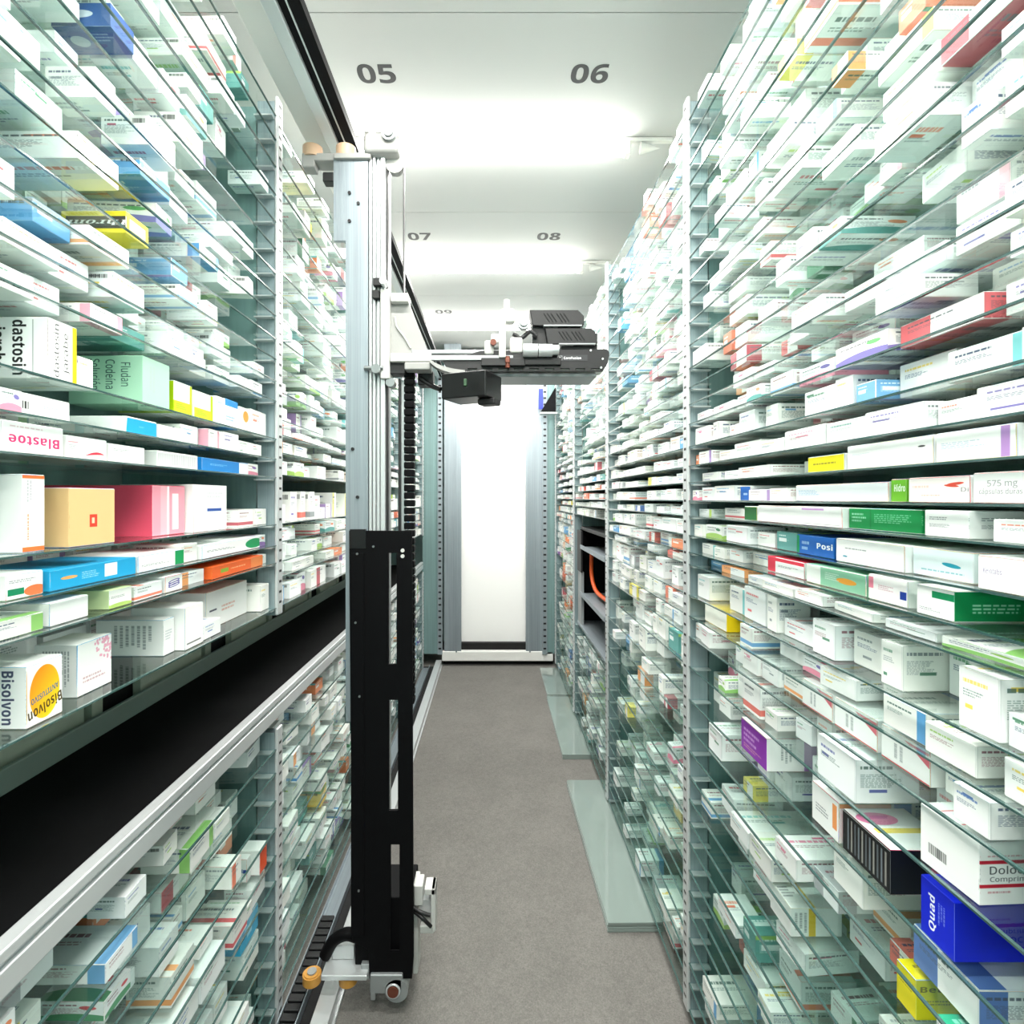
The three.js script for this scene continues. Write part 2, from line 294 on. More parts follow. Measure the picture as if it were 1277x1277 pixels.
for (const k of BAYS) {
  const nearest = ['with the fewest number signs above', 'under number sign 06', 'under number sign 08', 'next to the white door'][k];
  rackBay(1, k, RX, k === 2 ? R_LEVELS.filter((h) => h > -0.13 || h < -0.75) : R_LEVELS, 0.038, EYE + 1.014, 'shelving_rack', `glass shelf rack opposite the conveyor, ${bayWords[k]} bay before the white door`.replace('last bay before', 'bay next to'), 'rack', 'glass shelf racks opposite the conveyor');
  rackBay(-1, k, LX, k ? L_UP_FAR : L_UP_NEAR, EYE - 0.3, EYE + 1.014, 'shelving_rack', `glass shelf rack above the conveyor, ${bayWords[k]} bay before the white door`.replace('last bay before', 'bay next to'), 'rack', 'glass shelf racks above the conveyor');
  rackBay(-1, k, LX, L_LOW, 0, EYE - 0.6, 'shelving_rack', `glass shelf rack under the conveyor, ${bayWords[k]} bay before the white door`.replace('last bay before', 'bay next to'), 'rack', 'glass shelf racks under the conveyor');
}

// ---------- conveyor ----------
{
  const d0 = 0.44, d1 = 4.42, y = EYE - 0.53;
  const t = thing('conveyor', 'long black belt conveyor with aluminium side rail between the shelf racks', 'conveyor', [-0.7, EYE - 0.6, -2.4]);
  const belt = bb(-0.872, -0.568, y - 0.006, y, -d1, -d0); const uv = belt.attributes.uv, p = belt.attributes.position;
  for (let i = 0; i < uv.count; i++) uv.setXY(i, p.getX(i) * 2, p.getZ(i) * 2);
  part(t, 'belt', belt, M.belt);
  part(t, 'belt_bed', bb(-0.88, -0.572, y - 0.05, y - 0.007, -d1, -d0), M.charcoal);
  part(t, 'side_rail', [bb(-0.568, -0.545, EYE - 0.5205, EYE - 0.505, -d1, -d0, 0.003), bb(-0.568, -0.553, EYE - 0.528, EYE - 0.5205, -d1, -d0), bb(-0.568, -0.5455, EYE - 0.56, EYE - 0.528, -d1, -d0, 0.002)], M.alu);
  part(t, 'back_guide', bb(-0.885, -0.873, y - 0.02, y + 0.045, -d1, -d0, 0.003), M.guide);
  const backs = [], r = rngOf(3);
  for (let d = d0; d < d1; d += 0.5) { backs.push(bb(-0.925, -0.905, y + 0.02, EYE - 0.303, -Math.min(d1, d + 0.3), -d)); backs.push(bb(-0.925, -0.905, y + 0.02, EYE - 0.303, -Math.min(d1, d + 0.36), -d - 0.325)); }
  part(t, 'back_panel', backs, M.guidePanel);
  part(t, 'housing', bb(-0.95, -0.93, y - 0.05, EYE - 0.303, -d1, -d0), M.darkGap);
}
// ---------- rails, cable tray ----------
tag(top('floor_rail', [bb(-0.451, -0.4066, 0, 0.052, -4.49, -0.3, 0.002), bb(-0.4066, -0.402, 0.004, 0.014, -4.49, -0.3)], M.alu), 'light aluminium guide rail running along the carpet', 'rail');
{
  const t = thing('ceiling_rail', 'overhead guide rail with black cable channel under the ceiling', 'rail', [-0.46, CEIL, -2.2]);
  part(t, 'support_plate', bb(-0.513, -0.449, EYE + 0.978, EYE + 0.986, -4.5, -0.2, 0.002), M.paintWhite);
  part(t, 'guide_strip', bb(-0.449, -0.4185, EYE + 0.958, EYE + 0.986, -4.5, -0.2, 0.003), M.alu);
  part(t, 'cable_channel', [bb(-0.4185, -0.4025, EYE + 0.968, EYE + 0.99, -4.5, -0.2), bb(-0.3995, -0.374, EYE + 0.968, EYE + 0.99, -4.5, -0.2)], M.black);
  part(t, 'bright_seam', bb(-0.4025, -0.3995, EYE + 0.965, EYE + 0.992, -4.5, -0.2), M.alu);
  for (const d of [0.5, 1.4, 2.4, 3.4, 4.4]) part(t, 'hanger', bb(-0.505, -0.495, EYE + 0.986, CEIL - 0.0005, -d - 0.01, -d), M.paintWhite);
}
{
  const t = thing('cable_tray', 'narrow steel cable tray at the foot of the rack beside the floor rail', 'tray', [-0.52, 0, -2.4]);
  part(t, 'channel', [bb(-0.543, -0.49, 0.012, 0.015, -4.4, -0.44), bb(-0.493, -0.49, 0.012, 0.04, -4.4, -0.44), bb(-0.543, -0.54, 0.012, 0.03, -4.4, -0.44)], M.galv);
  part(t, 'black_strip', bb(-0.543, -0.453, 0, 0.0115, -4.45, -0.4), M.rubber);
  for (let d = 0.6; d < 1.75; d += 0.028) part(t, 'chain_link', bb(-0.538, -0.498, 0.0155, 0.032, -d - 0.022, -d, 0.003), M.charcoal);
}

// ---------- readable cartons of the near bays ----------
const W = '#f7f7f5';
const heroes = [];
// side, level, pixel span of the face on the aisle, set back from the glass edge, height, depth, faces, label, turn
function hero(s, lev, x0, x1, set, h, dep, faces, label, yaw = 0) { heroes.push({ s, lev, x0, x1, set, h, dep, faces, label, yaw }); }
const blank = paint(W), blankPrint = paint(W, (c) => { type(c, '', 0, 0, 10, '#000'); smallPrint(c, 30, 60, 150, 2, 10); smallPrint(c, 30, 130, 130, 4, 5); });
const textSide = paint(W, (c) => columns(c, 40, 30, 170, 190, 9));
{ // beside the conveyor
  const dastEnd = paint(W, (c) => { rect(c, '#f5dc00', 214, 0, 42, 256); type(c, 'dastosin', 70, 128, 62, '#3a3a3a', { turn: -90, weight: 'normal', style: 'italic' }); type(c, 'jarabe', 150, 128, 62, '#3a3a3a', { turn: -90, weight: 'normal', style: 'italic' }); });
  const dastSide = paint(W, (c) => { type(c, 'dastosin', 160, 128, 58, '#151515', { turn: 90 }); type(c, 'jarabe', 92, 128, 58, '#151515', { turn: 90 }); c.fillStyle = '#8a2fa0'; c.beginPath(); c.ellipse(30, 70, 50, 90, 0, 0, 7); c.fill(); rect(c, '#999', 205, 10, 3, 236); });
  hero('L', 0.151, 60, 97, 0.012, 0.078, 0.1, { end: dastEnd, side: dastSide, top: blank }, 'white syrup carton with black vertical lettering and yellow end stripe');
  const flSide = paint('#a9d8bb', (c) => { ['Fludan', 'Codeína', 'Solución'].forEach((s, k) => type(c, s, 196 - k * 52, 100, 44, '#2d4f48', { turn: 90, weight: 'normal' })); smallPrint(c, 20, 20, 40, 1, 4); });
  hero('L', 0.151, 178, 212, 0.012, 0.078, 0.12, { end: paint('#a9d8bb', (c) => { columns(c, 50, 40, 60, 160, 2, '#a6c2b0'); }), side: flSide, top: paint('#a9d8bb') }, 'mint green syrup carton with dark rotated lettering');
  const lime = paint('#fbfbf0', (c) => { rect(c, '#c6dc1a', 0, 150, 256, 106); rect(c, '#b9d400', 220, 0, 36, 256); smallPrint(c, 30, 170, 150, 3, 8, '#7c8a10'); });
  hero('L', 0.151, 217, 240, 0.02, 0.06, 0.1, { end: lime, side: lime, top: blank }, 'white and lime green carton beside the mint green one');
  hero('L', 0.151, 242, 266, 0.02, 0.056, 0.1, { end: lime, side: blank, top: blank }, 'white and lime green carton beside the blue topped one');
  hero('L', 0.151, 280, 297, 0.02, 0.062, 0.1, { end: paint('#f3f8fc', (c) => { rect(c, '#1f8fd8', 0, 0, 256, 60); smallPrint(c, 30, 150, 180, 2, 14, '#3a78b0'); }), side: blank, top: paint('#1f8fd8') }, 'white carton with blue top on the mint carton shelf');
  hero('L', 0.151, 299, 314, 0.02, 0.056, 0.09, { end: paint('#fdf6ea', (c) => { c.fillStyle = '#f59a3c'; c.beginPath(); c.arc(128, 90, 60, 0, 7); c.fill(); smallPrint(c, 40, 190, 150, 2, 8); }), side: blank, top: blank }, 'small white carton with orange flower print');
  hero('L', 0.1, 158, 196, 0.012, 0.026, 0.12, { end: paint('#12a5e6', (c) => { smallPrint(c, 100, 120, 60, 2, 8, '#bfe6fa'); rect(c, W, 0, 0, 256, 16); }), side: blank, top: blank }, 'flat white carton with bright blue end face');
  hero('L', 0.1, 198, 234, 0.012, 0.024, 0.1, { end: blankPrint, side: blankPrint, top: blank }, 'flat plain white carton beside the bright blue ended one');
  hero('L', 0.1, 22, 88, 0.02, 0.028, 0.1, { end: paint(W, (c) => { rect(c, '#333', 20, 90, 5, 90); rect(c, '#333', 30, 90, 9, 90); rect(c, '#333', 44, 90, 4, 90); smallPrint(c, 120, 110, 100, 2, 10, '#88bcd0'); }), side: blank, top: blank }, 'flat white carton with small barcode, shelf over the pink lettered carton');
  const blasto = paint(W, (c) => { type(c, 'Blastoe', 132, 150, 92, '#d42c6e', { turn: 180, sx: 0.66, sy: 1.3 }); smallPrint(c, 30, 30, 180, 1, 12, '#d8b0bc'); });
  hero('L', 0.053, 2, 80, 0.012, 0.037, 0.13, { end: blasto, side: blank, top: blank }, 'flat white carton with upside down pink lettering');
  hero('L', 0.053, 83, 134, 0.012, 0.03, 0.12, { end: paint(W, (c) => { c.fillStyle = '#e03a4e'; c.beginPath(); c.moveTo(110, 220); c.quadraticCurveTo(190, 120, 240, 190); c.quadraticCurveTo(180, 190, 110, 220); c.fill(); rect(c, '#e8a0a8', 8, 60, 60, 12); smallPrint(c, 10, 100, 60, 4, 8); }), side: blank, top: blank }, 'flat white carton with red swoosh');
  hero('L', 0.053, 136, 181, 0.012, 0.027, 0.12, { end: blankPrint, side: blank, top: blank }, 'flat white carton next to the red swoosh carton');
  hero('L', 0.053, 196, 247, 0.014, 0.027, 0.12, { end: paint('#e8e8e8', (c) => { for (let q = 0; q < 26; q++) rect(c, '#a9abae', 8 + q * 9.2, 30, 3, 190); }), side: blank, top: blank }, 'flat pale carton with grey vertical ridged print');
  hero('L', 0.053, 252, 310, 0.014, 0.026, 0.13, { end: paint('#1583d0', (c) => { rect(c, W, 196, 0, 60, 256); smallPrint(c, 40, 100, 90, 2, 12, '#bfe0f5'); }), side: paint('#1583d0'), top: paint('#1583d0') }, 'flat blue carton with white end strip by the post');
  // tall shelf
  hero('L', -0.0666, 28, 57, 0.012, 0.095, 0.12, { end: paint(W, (c) => { rect(c, '#f0763a', 0, 0, 256, 14); rect(c, '#f0763a', 0, 238, 256, 18); columns(c, 30, 20, 70, 90, 2, '#8a8f94'); columns(c, 30, 130, 40, 90, 1, '#f0763a'); }), side: paint(W, (c) => { type(c, '2', 40, 110, 80, '#7b8890', { turn: 90, weight: 'normal' }); }), top: blank }, 'tall white carton with orange top and bottom edges');
  const tan = paint('#e3bd86', (c) => { rect(c, '#d8402c', 108, 118, 42, 56); rect(c, '#f2c8a8', 120, 132, 16, 26); });
  hero('L', -0.0666, 86, 144, 0.012, 0.08, 0.1, { end: tan, side: paint('#e3bd86', (c) => columns(c, 60, 60, 90, 150, 4, '#a06a38')), top: paint('#e3bd86') }, 'tan cardboard box with small red square emblem');
  hero('L', -0.0666, 190, 240, 0.03, 0.088, 0.24, { end: paint('#f6a0b0', (c) => { rect(c, '#f9b9c4', 60, 0, 50, 256); rect(c, '#ffffff', 110, 0, 16, 256); rect(c, '#fff8f6', 150, 40, 50, 190); }), side: paint('#ee5570', (c) => { c.strokeStyle = '#a83048'; c.lineWidth = 4; c.beginPath(); c.moveTo(110, 60); c.quadraticCurveTo(100, 120, 60, 150); c.stroke(); c.beginPath(); c.moveTo(90, 180); c.lineTo(140, 215); c.lineTo(170, 190); c.moveTo(140, 215); c.lineTo(160, 256); c.stroke(); }), top: paint('#ee5570') }, 'large deep pink carton with pale pink striped end');
  hero('L', -0.0666, 241, 283, 0.016, 0.092, 0.14, { end: paint(W, (c) => { rect(c, '#2a4f9e', 100, 130, 110, 16); smallPrint(c, 100, 40, 120, 2, 10, '#c2c6ca'); smallPrint(c, 90, 180, 130, 3, 5, '#c2c6ca'); }), side: blank, top: blank }, 'tall white carton with short dark blue line');
  hero('L', -0.12, 7, 55, 0.012, 0.03, 0.11, { end: paint(W, (c) => { rect(c, '#12855a', 10, 150, 110, 70); c.fillStyle = '#f07a4a'; c.beginPath(); c.ellipse(200, 200, 80, 60, 0, 0, 7); c.fill(); smallPrint(c, 20, 60, 190, 2, 10); }), side: blank, top: blank }, 'flat white carton with green and orange lower band');
  const aqua = paint('#22a4d8', (c) => { rect(c, '#f4f8f8', 150, 20, 40, 190); c.fillStyle = '#f6a860'; c.beginPath(); c.arc(50, 120, 22, 0, 7); c.fill(); smallPrint(c, 84, 80, 56, 4, 14, '#d8f0fa'); });
  hero('L', -0.12, 62, 170, 0.012, 0.027, 0.12, { end: aqua, side: paint('#22a4d8'), top: paint('#22a4d8') }, 'long sky blue carton with white square under the tan box');
  hero('L', -0.12, 172, 230, 0.012, 0.027, 0.12, { end: paint(W, (c) => { rect(c, '#149a58', 200, 0, 56, 256); smallPrint(c, 20, 150, 150, 2, 10); }), side: blank, top: blank }, 'flat white carton with green end next to the sky blue one');
  hero('L', -0.12, 252, 324, 0.012, 0.027, 0.13, { end: paint(W, (c) => { c.fillStyle = '#12985a'; c.beginPath(); c.ellipse(226, 128, 44, 110, 0, 0, 7); c.fill(); smallPrint(c, 20, 110, 160, 2, 12); }), side: blank, top: blank }, 'flat white carton with round green end by the post');
  hero('L', -0.1645, 62, 111, 0.012, 0.03, 0.12, { end: blank, side: paint(W, (c) => { smallPrint(c, 30, 190, 200, 1, 22, '#7a6d74'); smallPrint(c, 110, 120, 120, 1, 8); }), top: blank }, 'flat plain white carton with a line of dark print');
  hero('L', -0.1645, 136, 165, 0.012, 0.028, 0.1, { end: paint('#fbfcf6', (c) => { c.fillStyle = '#b5d46e'; c.beginPath(); c.ellipse(120, 256, 170, 60, 0, 0, 7); c.fill(); smallPrint(c, 20, 90, 190, 2, 10); }), side: paint('#cfe0a8'), top: paint('#cfe0a8') }, 'small pale green and white carton');
  hero('L', -0.1645, 206, 228, 0.012, 0.028, 0.16, { end: paint(W, (c) => { c.strokeStyle = '#5a4aa0'; c.lineWidth = 14; for (const q of [90, 128, 160]) { c.beginPath(); c.ellipse(128, q, 80, 20, -0.2, 0, 7); c.stroke(); } }), side: blank, top: blank }, 'flat white carton with purple oval emblem');
  hero('L', -0.1645, 264, 328, 0.012, 0.025, 0.1, { end: paint('#f4682a', (c) => { rect(c, '#8fae3a', 40, 80, 34, 90); smallPrint(c, 84, 110, 90, 1, 26, '#ffd9b8'); rect(c, '#f58a4a', 186, 0, 70, 256); }), side: paint('#f4682a'), top: paint('#f4682a') }, 'flat orange carton by the post above the conveyor');
  // lowest shelf over the conveyor
  const bisEnd = paint(W, (c) => { const g = c.createLinearGradient(40, 30, 220, 230); g.addColorStop(0, '#f58a1a'); g.addColorStop(1, '#fbe022'); c.fillStyle = g; c.beginPath(); c.ellipse(126, 130, 108, 112, 0, 0, 7); c.fill(); type(c, 'Bisolvon', 130, 196, 62, '#4a3a1a', { turn: 170 }); type(c, 'ANTITUSIVO', 126, 140, 34, '#3a6a9a', { turn: 170 }); });
  const bisSide = paint(W, (c) => { type(c, 'Bisolvon', 190, 128, 56, '#454a66', { turn: 90 }); type(c, 'ANTITUSIVO', 130, 128, 38, '#3d7fc8', { turn: 90 }); });
  hero('L', -0.28, 33, 79, 0.012, 0.076, 0.09, { end: bisEnd, side: bisSide, top: blank }, 'white cough syrup carton with orange and yellow disc above the conveyor');
  hero('L', -0.28, 96, 140, 0.03, 0.074, 0.06, { end: paint(W, (c) => { c.fillStyle = '#e9a8be'; for (let q = 0; q < 60; q++) { const a = heroRng() * 1.6, rr = 30 + heroRng() * 100; c.beginPath(); c.arc(256 - Math.cos(a) * rr, Math.sin(a) * rr, 7, 0, 7); c.fill(); } smallPrint(c, 40, 170, 170, 2, 10, '#b98a94'); }), side: textSide, top: blank }, 'white carton with pink dotted corner above the conveyor');
  hero('L', -0.28, 204, 229, 0.03, 0.064, 0.12, { end: paint(W, (c) => smallPrint(c, 40, 80, 170, 4, 10, '#a8b0b8')), side: paint(W, (c) => columns(c, 60, 40, 150, 170, 7)), top: blank }, 'white carton with columns of grey print above the conveyor');
  hero('L', -0.28, 231, 254, 0.012, 0.078, 0.1, { end: paint(W, (c) => { rect(c, '#666', 20, 220, 200, 8); }), side: blank, top: blank }, 'tall narrow plain white carton above the conveyor');
  hero('L', -0.28, 257, 308, 0.05, 0.08, 0.1, { end: paint(W, (c) => { rect(c, '#556', 20, 128, 40, 12); smallPrint(c, 90, 122, 130, 2, 14, '#e0a090'); }), side: blank, top: blank }, 'square white carton with faint red print near the post');
  // high up
  hero('L', 0.4065, 157, 186, 0.012, 0.034, 0.1, { end: paint('#f7e23a', (c) => { rect(c, '#fbfbf5', 40, 60, 176, 130); smallPrint(c, 60, 90, 120, 3, 12, '#888'); }), side: paint('#f7e23a', (c) => { rect(c, '#4b4740', 20, 60, 236, 150); type(c, 'Thromb', 130, 135, 84, '#fdfdfd', { turn: 180, style: 'italic', font: 'serif', sx: 0.85 }); }), top: paint('#f7e23a') }, 'yellow carton with upside down white script on black');
  hero('L', 0.704, 138, 168, 0.02, 0.036, 0.09, { end: paint('#3c5f9a'), side: paint('#3c5f9a', (c) => { c.fillStyle = '#c9d4de'; c.beginPath(); c.ellipse(120, 120, 60, 44, 0, 0, 7); c.fill(); }), top: paint('#3c5f9a', (c) => { c.fillStyle = '#b8c6d2'; c.beginPath(); c.ellipse(70, 130, 40, 50, 0, 0, 7); c.fill(); smallPrint(c, 140, 60, 90, 3, 14, '#c8d8ea'); }) }, 'dark blue carton with pale oval high in the rack');
  // under the conveyor
  hero('L', -0.91, 308, 322, 0.03, 0.055, 0.1, { end: blank, side: paint(W, (c) => { type(c, 'CEPHYL', 150, 130, 56, '#34549a', { weight: 'normal' }); rect(c, '#2a6fb0', 14, 100, 54, 50); rect(c, '#243f96', 232, 116, 20, 40); }), top: blank }, 'white carton with blue lettering under the conveyor');
  const org = paint('#f2521e');
  hero('L', -0.91, 324, 333, 0.01, 0.06, 0.05, { end: org, side: blank, top: blank }, 'white carton with solid orange face under the conveyor');
  const bl = paint('#3fb2dc', (c) => { smallPrint(c, 60, 120, 170, 4, 12, '#8fd4ee'); });
  hero('L', -1.04, 300, 322, 0.02, 0.06, 0.115, { end: paint('#3fb2dc', (c) => { rect(c, '#a8dcf0', 90, 70, 70, 110); }), side: bl, top: paint('#3fb2dc') }, 'large sky blue carton under the conveyor');
}
{ // opposite the conveyor
  const tin = (base, draw) => paint(base, draw);
  hero('R', 0.04, 1007, 1053, 0.012, 0.025, 0.12, { end: tin('#f4e312', (c) => smallPrint(c, 40, 110, 170, 1, 30, '#6a6420')), side: blank, top: blank }, 'flat bright yellow carton opposite the conveyor');
  hero('R', 0.04, 1056, 1164, 0.012, 0.036, 0.12, { end: tin(W, (c) => { c.fillStyle = '#333'; c.beginPath(); c.arc(226, 90, 9, 0, 7); c.fill(); smallPrint(c, 20, 90, 60, 2, 6, '#b8c4d0'); }), side: blank, top: blank }, 'long flat white carton beside the bright yellow one');
  hero('R', 0.04, 1166, 1268, 0.012, 0.034, 0.12, { end: tin(W, (c) => { rect(c, '#b58cc8', 212, 0, 26, 256); smallPrint(c, 20, 90, 150, 4, 8, '#a9bcd0'); }), side: blank, top: blank }, 'flat white carton with lilac stripe at one end');
  hero('R', -0.006, 923, 936, 0.02, 0.03, 0.1, { end: tin('#1769c8', (c) => rect(c, '#a8c8ee', 80, 120, 100, 40)), side: blank, top: blank }, 'small blue fronted carton on the eye level shelf');
  hero('R', -0.006, 992, 1108, 0.02, 0.027, 0.12, { end: tin('#eef1f4', (c) => smallPrint(c, 12, 80, 70, 4, 12, '#90b4d8')), side: blank, top: blank }, 'long flat pale blue white carton on the eye level shelf');
  hero('R', -0.006, 1110, 1130, 0.02, 0.03, 0.12, { end: tin('#6fb82c', (c) => { type(c, 'Hidro', 150, 100, 110, '#f4faf0', { sx: 0.7 }); }), side: tin('#6fb82c'), top: blank }, 'green carton with white lettering on the eye level shelf');
  hero('R', -0.006, 1132, 1210, 0.012, 0.03, 0.12, { end: tin('#fdf3ef', (c) => { c.fillStyle = '#e0503c'; c.beginPath(); c.ellipse(200, 70, 34, 14, -0.3, 0, 7); c.ellipse(185, 90, 30, 12, 0.3, 0, 7); c.fill(); smallPrint(c, 20, 80, 110, 1, 26, '#eac0b4'); smallPrint(c, 60, 180, 90, 1, 12, '#e89a88'); type(c, 'Di', 236, 130, 60, '#777', { weight: 'normal', sx: 0.6 }); }), side: blank, top: blank }, 'flat white carton with red wave emblem on the eye level shelf');
  hero('R', -0.006, 1212, 1290, 0.012, 0.032, 0.12, { end: tin(W, (c) => { type(c, '575 mg', 128, 90, 56, '#9a9a9a', { weight: 'normal', sx: 0.7, sy: 1.3 }); type(c, 'cápsulas duras', 120, 160, 40, '#8a8a8a', { weight: 'normal', sx: 0.7, sy: 1.5 }); }), side: blank, top: blank }, 'flat white capsule carton with grey lettering on the eye level shelf');
  hero('R', -0.045, 945, 1050, 0.012, 0.032, 0.12, { end: tin(W, (c) => { rect(c, '#cf9ad8', 150, 14, 60, 26); rect(c, '#999', 150, 230, 100, 6); }), side: blank, top: blank }, 'long flat white carton with lilac mark beside the green one');
  const gr = tin('#0f8a48', (c) => { smallPrint(c, 14, 60, 60, 3, 22, '#d8f0e0'); smallPrint(c, 100, 60, 140, 5, 12, '#9fd6b4'); rect(c, '#0c7a3e', 84, 0, 5, 256); });
  hero('R', -0.045, 1053, 1150, 0.02, 0.032, 0.12, { end: gr, side: gr, top: tin('#0f8a48') }, 'long flat green carton one shelf below eye level');
  hero('R', -0.045, 1152, 1208, 0.012, 0.036, 0.12, { end: blankPrint, side: blankPrint, top: blank }, 'flat white carton beside the long green one');
  hero('R', -0.045, 928, 944, 0.012, 0.028, 0.12, { end: tin('#1b6a30'), side: blank, top: blank }, 'white carton with dark green face by the post');
  hero('R', -0.094, 993, 1040, 0.02, 0.032, 0.1, { end: tin('#1a63b8', (c) => { rect(c, '#0f8a50', 0, 0, 22, 256); smallPrint(c, 40, 80, 70, 2, 40, '#e8f2fb'); type(c, 'Posi', 196, 120, 70, '#ffffff', { sx: 0.8, sy: 1.5 }); }), side: tin('#1a63b8'), top: tin('#1a63b8') }, 'royal blue carton with white lettering');
  hero('R', -0.094, 1042, 1128, 0.012, 0.034, 0.12, { end: tin(W, (c) => { c.fillStyle = '#4a90a8'; c.beginPath(); c.arc(40, 190, 10, 0, 7); c.fill(); smallPrint(c, 40, 90, 120, 1, 12); }), side: blank, top: blank }, 'flat white carton beside the royal blue one');
  hero('R', -0.094, 1130, 1214, 0.02, 0.034, 0.14, { end: tin('#eaf4f6', (c) => { c.fillStyle = '#2aa0b8'; c.beginPath(); c.ellipse(170, 130, 40, 18, 0.3, 0, 7); c.fill(); smallPrint(c, 40, 190, 190, 1, 14, '#6aaab8'); }), side: tin('#eaf4f6', (c) => { c.fillStyle = '#2aa0b8'; c.beginPath(); c.ellipse(80, 130, 30, 26, 0.3, 0, 7); c.fill(); smallPrint(c, 120, 130, 110, 2, 20, '#6aa6b0'); }), top: blank }, 'pale carton with teal leaf emblem');
  hero('R', -0.094, 1218, 1290, 0.002, 0.035, 0.12, { end: tin(W, (c) => type(c, 'Kelotabs', 70, 110, 40, '#7a6a90', { weight: 'normal', sx: 0.6, sy: 1.4 })), side: blank, top: blank }, 'flat white carton with faint violet lettering at the glass edge');
  hero('R', -0.137, 957, 1003, 0.02, 0.028, 0.12, { end: tin('#e0384e', (c) => { rect(c, W, 60, 60, 196, 196); smallPrint(c, 80, 120, 140, 2, 10); }), side: blank, top: tin('#e0384e') }, 'red and white flat carton');
  hero('R', -0.137, 1005, 1080, 0.014, 0.03, 0.12, { end: tin('#8cc4a4', (c) => { rect(c, '#f2f6f0', 0, 0, 70, 256); c.fillStyle = '#e8a03c'; c.beginPath(); c.arc(180, 130, 40, 0, 7); c.fill(); smallPrint(c, 90, 60, 60, 4, 14, '#e8f4ec'); }), side: tin('#8cc4a4'), top: tin('#8cc4a4') }, 'flat sage green carton with orange disc');
  hero('R', -0.137, 1082, 1132, 0.012, 0.034, 0.09, { end: tin('#fdf7f6', (c) => { rect(c, '#f08aa0', 0, 20, 36, 120); rect(c, '#1f3f9a', 210, 110, 40, 80); smallPrint(c, 70, 90, 120, 3, 10, '#c8889a'); }), side: blank, top: blank }, 'small white carton with pink tab and navy square');
  hero('R', -0.137, 1142, 1190, 0.006, 0.036, 0.13, { end: tin(W, (c) => { rect(c, '#0f8a58', 110, 30, 146, 60); smallPrint(c, 20, 190, 150, 2, 8); }), side: tin('#0c7c46', (c) => smallPrint(c, 40, 110, 150, 3, 16, '#d4eee0')), top: blank }, 'white carton with dark green long side');
  hero('R', -0.299, 879, 906, 0.02, 0.11, 0.06, { end: tin('#fbf9ee'), side: tin('#f7cf10'), top: tin('#f7cf10') }, 'tall carton with golden yellow side by the post');
  for (const [x0, x1] of [[1000, 1038], [1040, 1094], [1098, 1160]]) {
    if (x0 === 1000) heroes.tri = tin(W, (c) => { c.fillStyle = '#d8707c'; c.beginPath(); c.moveTo(130, 20); c.lineTo(256, 20); c.lineTo(256, 130); c.fill(); rect(c, '#cc3040', 0, 244, 256, 12); columns(c, 60, 90, 60, 120, 2); });
    hero('R', -0.352, x0, x1, 0.03, 0.05, 0.09, { end: heroes.tri, side: blank, top: blank }, `white carton with pink triangle and red foot line, ${{ 1000: 'closest to the post', 1040: 'middle of three', 1098: 'furthest from the post' }[x0]}`);
  }
  hero('R', -0.512, 924, 956, 0.012, 0.062, 0.1, { end: tin('#8a2fa8', (c) => { smallPrint(c, 30, 60, 190, 3, 22, '#f0d8f4'); smallPrint(c, 30, 190, 190, 2, 10, '#f0c8a8'); }), side: tin(W, (c) => { columns(c, 60, 40, 60, 170, 3); rect(c, '#a880b8', 180, 0, 60, 256); }), top: blank }, 'white carton with purple face');
  hero('R', -0.512, 1012, 1046, 0.012, 0.06, 0.11, { end: tin(W, (c) => { rect(c, '#f09a5c', 200, 30, 40, 160); smallPrint(c, 40, 120, 120, 3, 10); }), side: tin(W, (c) => { rect(c, '#f2b080', 0, 0, 180, 30); rect(c, '#6a90c8', 190, 0, 60, 120); }), top: blank }, 'white carton with orange band and blue corner');
  hero('R', -0.512, 1050, 1110, 0.012, 0.058, 0.09, { end: tin('#17181a', (c) => { for (let q = 0; q < 11; q++) rect(c, ['#6a7278', '#8c8a84', '#565c60'][q % 3], 30 + q * 20, 30, 9, 200); rect(c, '#e8e8e6', 0, 0, 256, 6); }), side: tin('#17181a', (c) => { c.fillStyle = '#d82868'; c.beginPath(); c.ellipse(220, 128, 70, 100, 0, 0, 7); c.fill(); }), top: tin(W, (c) => { c.fillStyle = '#ee88b4'; c.beginPath(); c.ellipse(90, 70, 80, 40, 0, 0, 7); c.fill(); rect(c, '#f6dc6a', 30, 130, 226, 30); }) }, 'black carton with silver stripes and pink patterned top');
  const dolSide = tin(W, (c) => { rect(c, '#c8283c', 0, 76, 256, 14); rect(c, '#c8283c', 0, 172, 256, 14); type(c, 'Dolocatil', 22, 116, 44, '#2c2c30', { weight: 'normal', align: 'left', sx: 0.72 }); type(c, 'Comprimidos', 24, 152, 26, '#55555a', { weight: 'normal', align: 'left', sx: 0.8 }); smallPrint(c, 20, 56, 100, 1, 6, '#c8808a'); smallPrint(c, 20, 200, 70, 1, 8, '#c8808a'); });
  hero('R', -0.428, 1146, 1216, 0.008, 0.069, 0.12, { end: tin(W, (c) => { for (let q = 0; q < 14; q++) rect(c, '#4a4a4a', 40 + q * 6, 150, 2 + 3 * heroRng(), 44); }), side: dolSide, top: tin(W, (c) => { rect(c, '#d85a68', 20, 60, 220, 7); rect(c, '#d85a68', 20, 150, 220, 7); type(c, 'Dolocatil', 130, 105, 44, '#444', { weight: 'normal' }); }) }, 'large white painkiller carton with two red lines', 0.05);
  hero('R', -0.512, 1147, 1190, 0.008, 0.066, 0.09, { end: tin('#0c22c8', (c) => { type(c, 'Quad', 90, 130, 66, '#f4f6ff', { turn: -90 }); columns(c, 130, 60, 60, 130, 3, '#a8b4f0'); }), side: tin('#0c22c8'), top: tin('#0c22c8') }, 'deep blue carton under the large painkiller carton');
